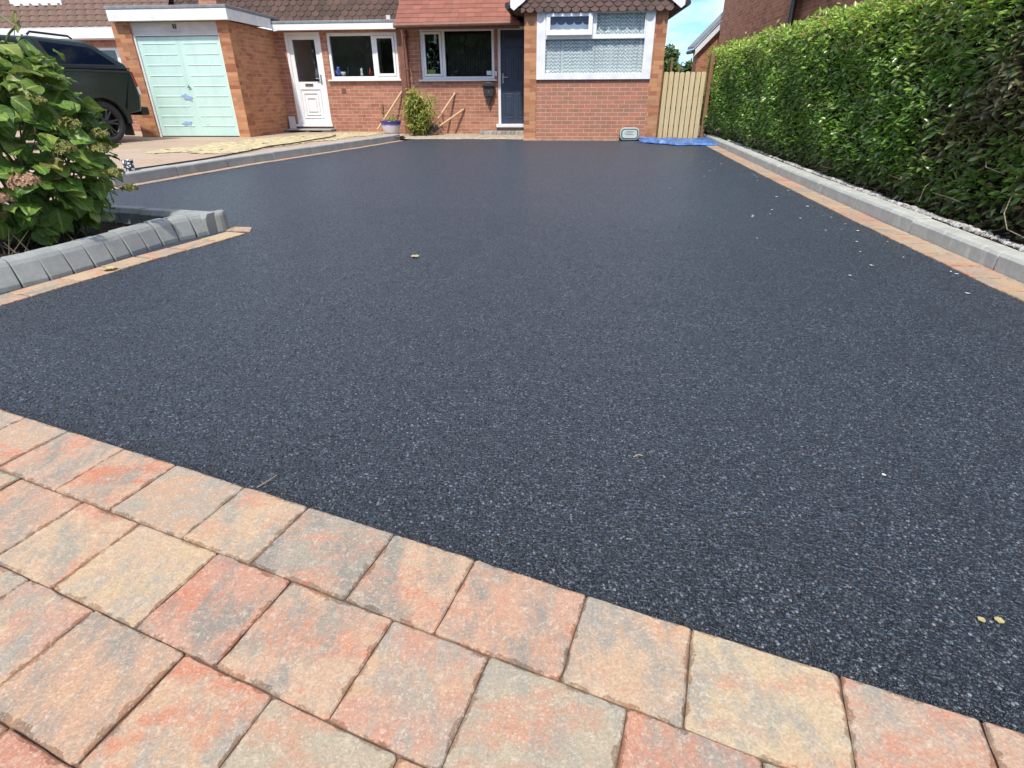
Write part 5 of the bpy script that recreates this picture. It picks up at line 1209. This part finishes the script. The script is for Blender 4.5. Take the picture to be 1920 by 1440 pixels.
mb = MB(); mb.tube([(8.05, 31, -0.1), (8.05, 31, 2.62)], [0.06, 0.04], 8); mb.build('pole', 'darkmetal', lp)
mb = MB(); mb.box(7.35, 8.08, 30.93, 31.07, 2.62, 2.68); mb.build('lamp_arm', 'felt', lp, bevel=0.02)

# ================================================================== SMALL THINGS BY THE HOUSE
pb = thing('wall_post_box', 'black lantern-shaped post box on the brick wall beside the navy door', 'post box', (-0.90, HM - 0.02, 0.85), FH)
mb = MB(); mb.prism([(-1.0, 0.80), (-0.80, 0.80), (-0.775, 1.0), (-1.025, 1.0)], 'y', HM - 0.12, HM - 0.002); mb.build('body', 'darkmetal', pb, bevel=0.012)
mb = MB(); mb.prism([(-1.05, 1.0), (-0.75, 1.0), (-0.765, 1.045), (-0.83, 1.085), (-0.90, 1.10), (-0.97, 1.085), (-1.035, 1.045)], 'y', HM - 0.15, HM - 0.002); lid = mb.build('lid', 'darkmetal', pb, bevel=0.012)
mb = MB(); mb.box(-1.0, -0.80, HM - 0.155, HM - 0.15, 1.008, 1.028); mb.build('slot_flap', 'black', lid)
mb = MB(); mb.prism([(-0.965, 0.80), (-0.935, 0.68), (-0.90, 0.62), (-0.865, 0.68), (-0.835, 0.80)][::-1], 'y', HM - 0.10, HM - 0.002); mb.build('finial', 'darkmetal', pb, bevel=0.01)
mb = MB(); mb.tube([(-0.90, HM - 0.119, 0.90), (-0.90, HM - 0.128, 0.90)], 0.018, 12); mb.build('lock', 'chrome', pb)

cs = thing('case', 'small rounded grey case with dark green rim standing against the bay wall', 'case', (2.165, -0.07, 0.0), FH)
def rrect(cx, cz, w_, h_, r_, n=6):
    pts = []
    for (sx, sz, a0) in ((1, 1, 0), (-1, 1, 90), (-1, -1, 180), (1, -1, 270)):
        for k in range(n + 1): a = R(a0 + 90 * k / n); pts.append((cx + sx * (w_ / 2 - r_) + r_ * math.cos(a), cz + sz * (h_ / 2 - r_) + r_ * math.sin(a)))
    return pts
mb = MB(); mb.prism([(1.965, 0.0), (2.365, 0.0), (2.365, 0.10), (2.33, 0.2), (2.0, 0.2), (1.965, 0.10)], 'y', -0.10, -0.05); mb.build('base', 'darkgreen', cs, bevel=0.01)
mb = MB(); mb.prism(rrect(2.165, 0.13, 0.385, 0.235, 0.085), 'y', -0.125, -0.06); sh = mb.build('shell', 'caserim', cs, bevel=0.012)
mb = MB(); mb.prism(rrect(2.165, 0.13, 0.33, 0.185, 0.065), 'y', -0.13, -0.1245); mb.build('seal', 'darkgreen', sh)
mb = MB(); mb.prism(rrect(2.165, 0.13, 0.295, 0.155, 0.05), 'y', -0.135, -0.1295); mb.build('panel', 'casepanel', sh)
mb = MB()
for z, a, b in ((0.175, 2.09, 2.24), (0.145, 2.05, 2.22), (0.115, 2.08, 2.25)): mb.box(a, b, -0.137, -0.1345, z, z + 0.006)
mb.build('print_line', 'black', sh)

tp_ = MB(); nx, ny = 64, 34                                              # crumpled blue sheet on the tarmac
def tz(u, v_): return 0.03 + 0.03 * abs(math.sin(u * 23 + v_ * 9)) * math.sin(v_ * 13 + 1) ** 2 + 0.02 * abs(math.sin(u * 41 - v_ * 17)) + 0.03 * math.sin(u * 7 - v_ * 5) ** 2 + 0.07 * max(0, 1 - abs(u - 0.12) * 6) * abs(math.sin(v_ * 8 + u * 20)) + 0.06 * max(0, 1 - abs(u - 0.95) * 8) * max(0, v_ - 0.4)
for j in range(ny + 1):
    for i in range(nx + 1):
        u = i / nx; v_ = j / ny; x = 2.36 + 1.54 * u + 0.03 * math.sin(v_ * 17); y0 = -0.62 - 0.55 * min(1, u * 3) * (0.9 + 0.1 * math.sin(u * 19)) - 0.25 * u; y = y0 + (0.20 - y0) * v_ + 0.02 * math.sin(u * 31)
        e = min(i, nx - i, j * 1.5, (ny - j) * 1.5) / 2.0; k = min(1, 0.15 + e)
        tp_.v.append((x, y, 0.006 + 0.5 * k * tz(u, v_) + random.uniform(0, 0.005)))
for j in range(ny):
    for i in range(nx): a = j * (nx + 1) + i; tp_.f.append((a, a + 1, a + nx + 2, a + nx + 1))
ts = single(tp_, 'plastic_sheet', 'tarp', 'crumpled blue plastic sheet lying in front of the wooden gate', 'sheet', (3.1, -0.5, 0), FH)
sm = ts.modifiers.new('thickness', 'SOLIDIFY'); sm.thickness = 0.003

def shovel(label, foot, top, blade, grip):
    """shaft from foot to top in house coordinates"""
    f, t = Vector(foot), Vector(top); s_ = thing('shovel', label, 'shovel', foot, FH, 'shovels leaning on the house wall')
    mb = MB(); mb.tube([f.lerp(t, 0.06), f.lerp(t, 0.5) + Vector((0.004, 0, 0)), t], 0.021, 10); mb.build('shaft', 'handle', s_)
    d = (t - f).normalized(); x = Vector((1, 0, 0)); u = (x - d * x.dot(d)).normalized(); n = d.cross(u)
    if blade:
        mb = MB(); V = []
        for a, w_, lift in ((0.16, 0.03, 0.01), (0.10, 0.10, 0.012), (-0.02, 0.115, 0.0), (-0.14, 0.10, -0.01), (-0.16, 0.02, -0.012)):
            for q in (-1, -.5, 0, .5, 1): V.append(f + d * a + u * (w_ * q) + n * (lift - 0.02 * q * q))
        F = [(i * 5 + q, i * 5 + q + 1, i * 5 + q + 6, i * 5 + q + 5) for i in range(4) for q in range(4)]
        mb.add(V, F); b = mb.build('blade', 'chrome', s_); b.modifiers.new('t', 'SOLIDIFY').thickness = 0.004
        mb = MB(); mb.tube([f.lerp(t, 0.02), f.lerp(t, 0.12)], [0.03, 0.024], 10); mb.build('socket', 'darkmetal', s_)
    if grip:
        mb = MB(); mb.tube([t - d * 0.01 - u * 0.012, t + d * 0.035], 0.025, 10); mb.build('grip', grip, s_)
    return s_
shovel('shovel with pale wooden shaft leaning on the wall behind the plant pot', (-3.50, 1.12, 0.09), (-2.92, HM - 0.03, 0.92), False, None)
shovel('longer, steeper pale shovel shaft leaning on the wall right of the shrub', (-2.20, 1.05, 0.15), (-1.705, HM - 0.03, 0.85), True, 'handle')
shovel('lower slanting shovel shaft with a dark tip on the wall right of the shrub', (-2.12, 1.10, 0.14), (-1.50, HM - 0.03, 0.545), True, 'post')

sl = thing('door_step', 'concrete slab step on dark blocks under the white half glazed door', 'step', (-5.2, HM - 0.2, 0.075), FH)
mb = MB(); mb.box(-5.80 + 0.05, -4.62, HM - 0.33, HM - 0.005, 0.112, 0.140); mb.build('slab', 'kerb_far', sl, bevel=0.006)
mb = MB()
for a, b in ((-5.73, -5.66), (-5.27, -5.17), (-4.85, -4.64)): mb.box(a, b, HM - 0.30, HM - 0.01, 0.05, 0.112)
mb.build('support_block', 'sett', sl, bevel=0.006)
pk = MB(); pk.add([(-5.70, HM - 0.13, 0.142), (-5.54, HM - 0.13, 0.142), (-5.59, HM - 0.02, 0.40), (-5.75, HM - 0.02, 0.40), (-5.70, HM - 0.105, 0.142), (-5.54, HM - 0.105, 0.142), (-5.59, HM - 0.003, 0.405), (-5.75, HM - 0.003, 0.405)], [(0, 1, 2, 3), (7, 6, 5, 4), (0, 4, 5, 1), (1, 5, 6, 2), (2, 6, 7, 3), (3, 7, 4, 0)])
single(pk, 'board', 'cream', 'short pale board leaning on the wall beside the white door', 'board', (-5.64, HM - 0.1, 0.142), FH, bevel=0.003)

# things on the sill of the neighbour's window
def sill_item(name, mat, label, cat, x, prof, y=0.16, seg=14):
    mb = MB(); mb.lathe(prof, (x, HM + y, 1.235), seg); single(mb, name, mat, label, cat, (x, HM + y, 1.235), FH, smooth=True)
sill_item('blue_jar', 'blueglass', 'blue and white china jar, leftmost on the windowsill right of the white door', 'jar', -4.43, [(0.001, 0), (0.05, 0), (0.075, 0.05), (0.07, 0.12), (0.04, 0.15), (0.045, 0.19), (0.001, 0.2)])
sill_item('china_bowl', 'white', 'small white bowl beside the blue jar on the windowsill', 'bowl', -4.32, [(0.001, 0), (0.03, 0), (0.055, 0.05), (0.06, 0.09), (0.001, 0.08)])
sill_item('bottle', 'black', 'dark bottle with a slim neck on the windowsill', 'bottle', -4.20, [(0.001, 0), (0.035, 0), (0.035, 0.08), (0.012, 0.12), (0.012, 0.18), (0.001, 0.182)])
sill_item('figurine', 'white', 'white figurine on the windowsill near the window mullion', 'figurine', -3.88, [(0.001, 0), (0.04, 0), (0.03, 0.05), (0.02, 0.09), (0.03, 0.12), (0.022, 0.15), (0.001, 0.165)])
sill_item('red_bottle', 'redlabel', 'bottle with red label on the windowsill beside the window mullion', 'bottle', -3.68, [(0.001, 0), (0.03, 0), (0.03, 0.10), (0.012, 0.13), (0.012, 0.17), (0.001, 0.172)])

# cable lying on the neighbour's drive, patterned roll on the kerb
cb = MB(); cp_ = [(-4.85, 6.4), (-4.52, 6.95), (-4.36, 7.45), (-4.16, 8.3), (-4.02, 9.4), (-3.98, 10.2), (-3.80, 10.7), (-3.66, 11.6), (-3.55, 12.3), (-3.62, 12.9)]
cb.tube([(x + random.uniform(-.015, .015) - 0.10, y, 0.092 + (0.012 if k > 4 else 0)) for k, (x, y) in enumerate(cp_)], 0.011, 8)
single(cb, 'cable', 'black', 'black cable trailing along the sandy edge of the neighbour\'s drive', 'cable', (-4.2, 8.2, 0.09))
rl = thing('patterned_roll', 'small black and white patterned roll standing on the far kerb', 'roll', (-4.33, 6.72, 0.12))
mb = MB(); mb.lathe([(0.001, 0.0), (0.055, 0.0), (0.058, 0.004), (0.05, 0.06), (0.058, 0.116), (0.055, 0.12), (0.03, 0.12), (0.026, 0.09), (0.001, 0.09)], (-4.33, 6.72, 0.12), 20); mb.build('wrapper', 'pattern', rl, smooth=True)

# ------------------------------------------------------------------ litter on the tarmac
def petal_mesh(sz, cu=0.25):
    mb = MB(); V = []
    for u, w_ in ((0, .08), (.3, .42), (.65, .48), (1, .1)):
        for q in (-1, 0, 1): V.append(((u - .5) * sz, w_ * q * sz, 0.004 + sz * cu * (abs(q) * .35 + (u - .5) ** 2 * .9)))
    mb.add(V, [(i * 3 + q, i * 3 + q + 3, i * 3 + q + 4, i * 3 + q + 1) for i in range(3) for q in range(2)]); return mb
def litter(name, mat, label, cat, x, y, sz, group=None, rz=None):
    o = petal_mesh(sz).build(name, mat, None, smooth=True); o.matrix_world = Matrix.Translation((x, y, 0.001)) @ Matrix.Rotation(random.uniform(0, 6) if rz is None else rz, 4, 'Z'); tag(o, label, cat, group); return o
litter('fallen_leaf', 'dryleaf', 'single pale round leaf lying in the middle of the black tarmac', 'leaf', -0.593, 3.382, 0.055)
litter('fallen_leaf', 'dryleaf', 'curled yellow leaf at the right on the tarmac near the paving', 'leaf', 0.925, 0.722, 0.017)
litter('fallen_leaf', 'dryleaf', 'small dull leaf beside the curled yellow leaf near the paving', 'leaf', 0.893, 0.724, 0.014)
litter('fallen_leaf', 'dryleaf', 'dry leaf on the red paver strip below the grey kerb blocks', 'leaf', -2.30, 3.12, 0.075).location.z = 0.008
tw_ = MB(); tw_.tube([(-0.655, 1.135, 0.006), (-0.640, 1.15, 0.009), (-0.628, 1.163, 0.012), (-0.622, 1.185, 0.008)], 0.0012, 5); single(tw_, 'stalk', 'paletwig', 'thin curved pale stalk on the tarmac beside the paving edge', 'stalk', (-0.64, 1.15, 0.0))
tw_ = MB(); tw_.tube([(0.335, 1.262, 0.005), (0.35, 1.27, 0.008), (0.362, 1.266, 0.006)], 0.0015, 5); single(tw_, 'stalk', 'dryleaf', 'tiny brown stalk in the open middle of the near tarmac', 'stalk', (0.35, 1.266, 0.0))
litter('white_chip', 'petal', 'tiny white chip on the near right of the tarmac', 'chip', 0.976, 1.176, 0.011)
proto = None
for k in range(52):
    y = random.choice([random.uniform(2.6, 5.0), random.uniform(3.5, 9.5), random.uniform(6.5, 10.5)]); xe = np.interp(y, [p[1] for p in TAR_R], [p[0] for p in TAR_R]); x = xe - 0.04 - abs(random.gauss(0, 0.42))
    if proto is None: proto = litter('fallen_petal', 'petal', 'tiny pale petal fallen on the tarmac near the hedge', 'petal', x, y, 0.032, 'petals scattered on the tarmac'); o = proto
    else: o = proto.copy(); col.objects.link(o)
    s_ = random.uniform(0.35, 1.0); o.matrix_world = Matrix.Translation((x, y, 0.001)) @ Matrix.Rotation(random.uniform(0, 6.2), 4, 'Z') @ Matrix.Diagonal((s_, s_ * random.uniform(.5, 1), s_, 1))
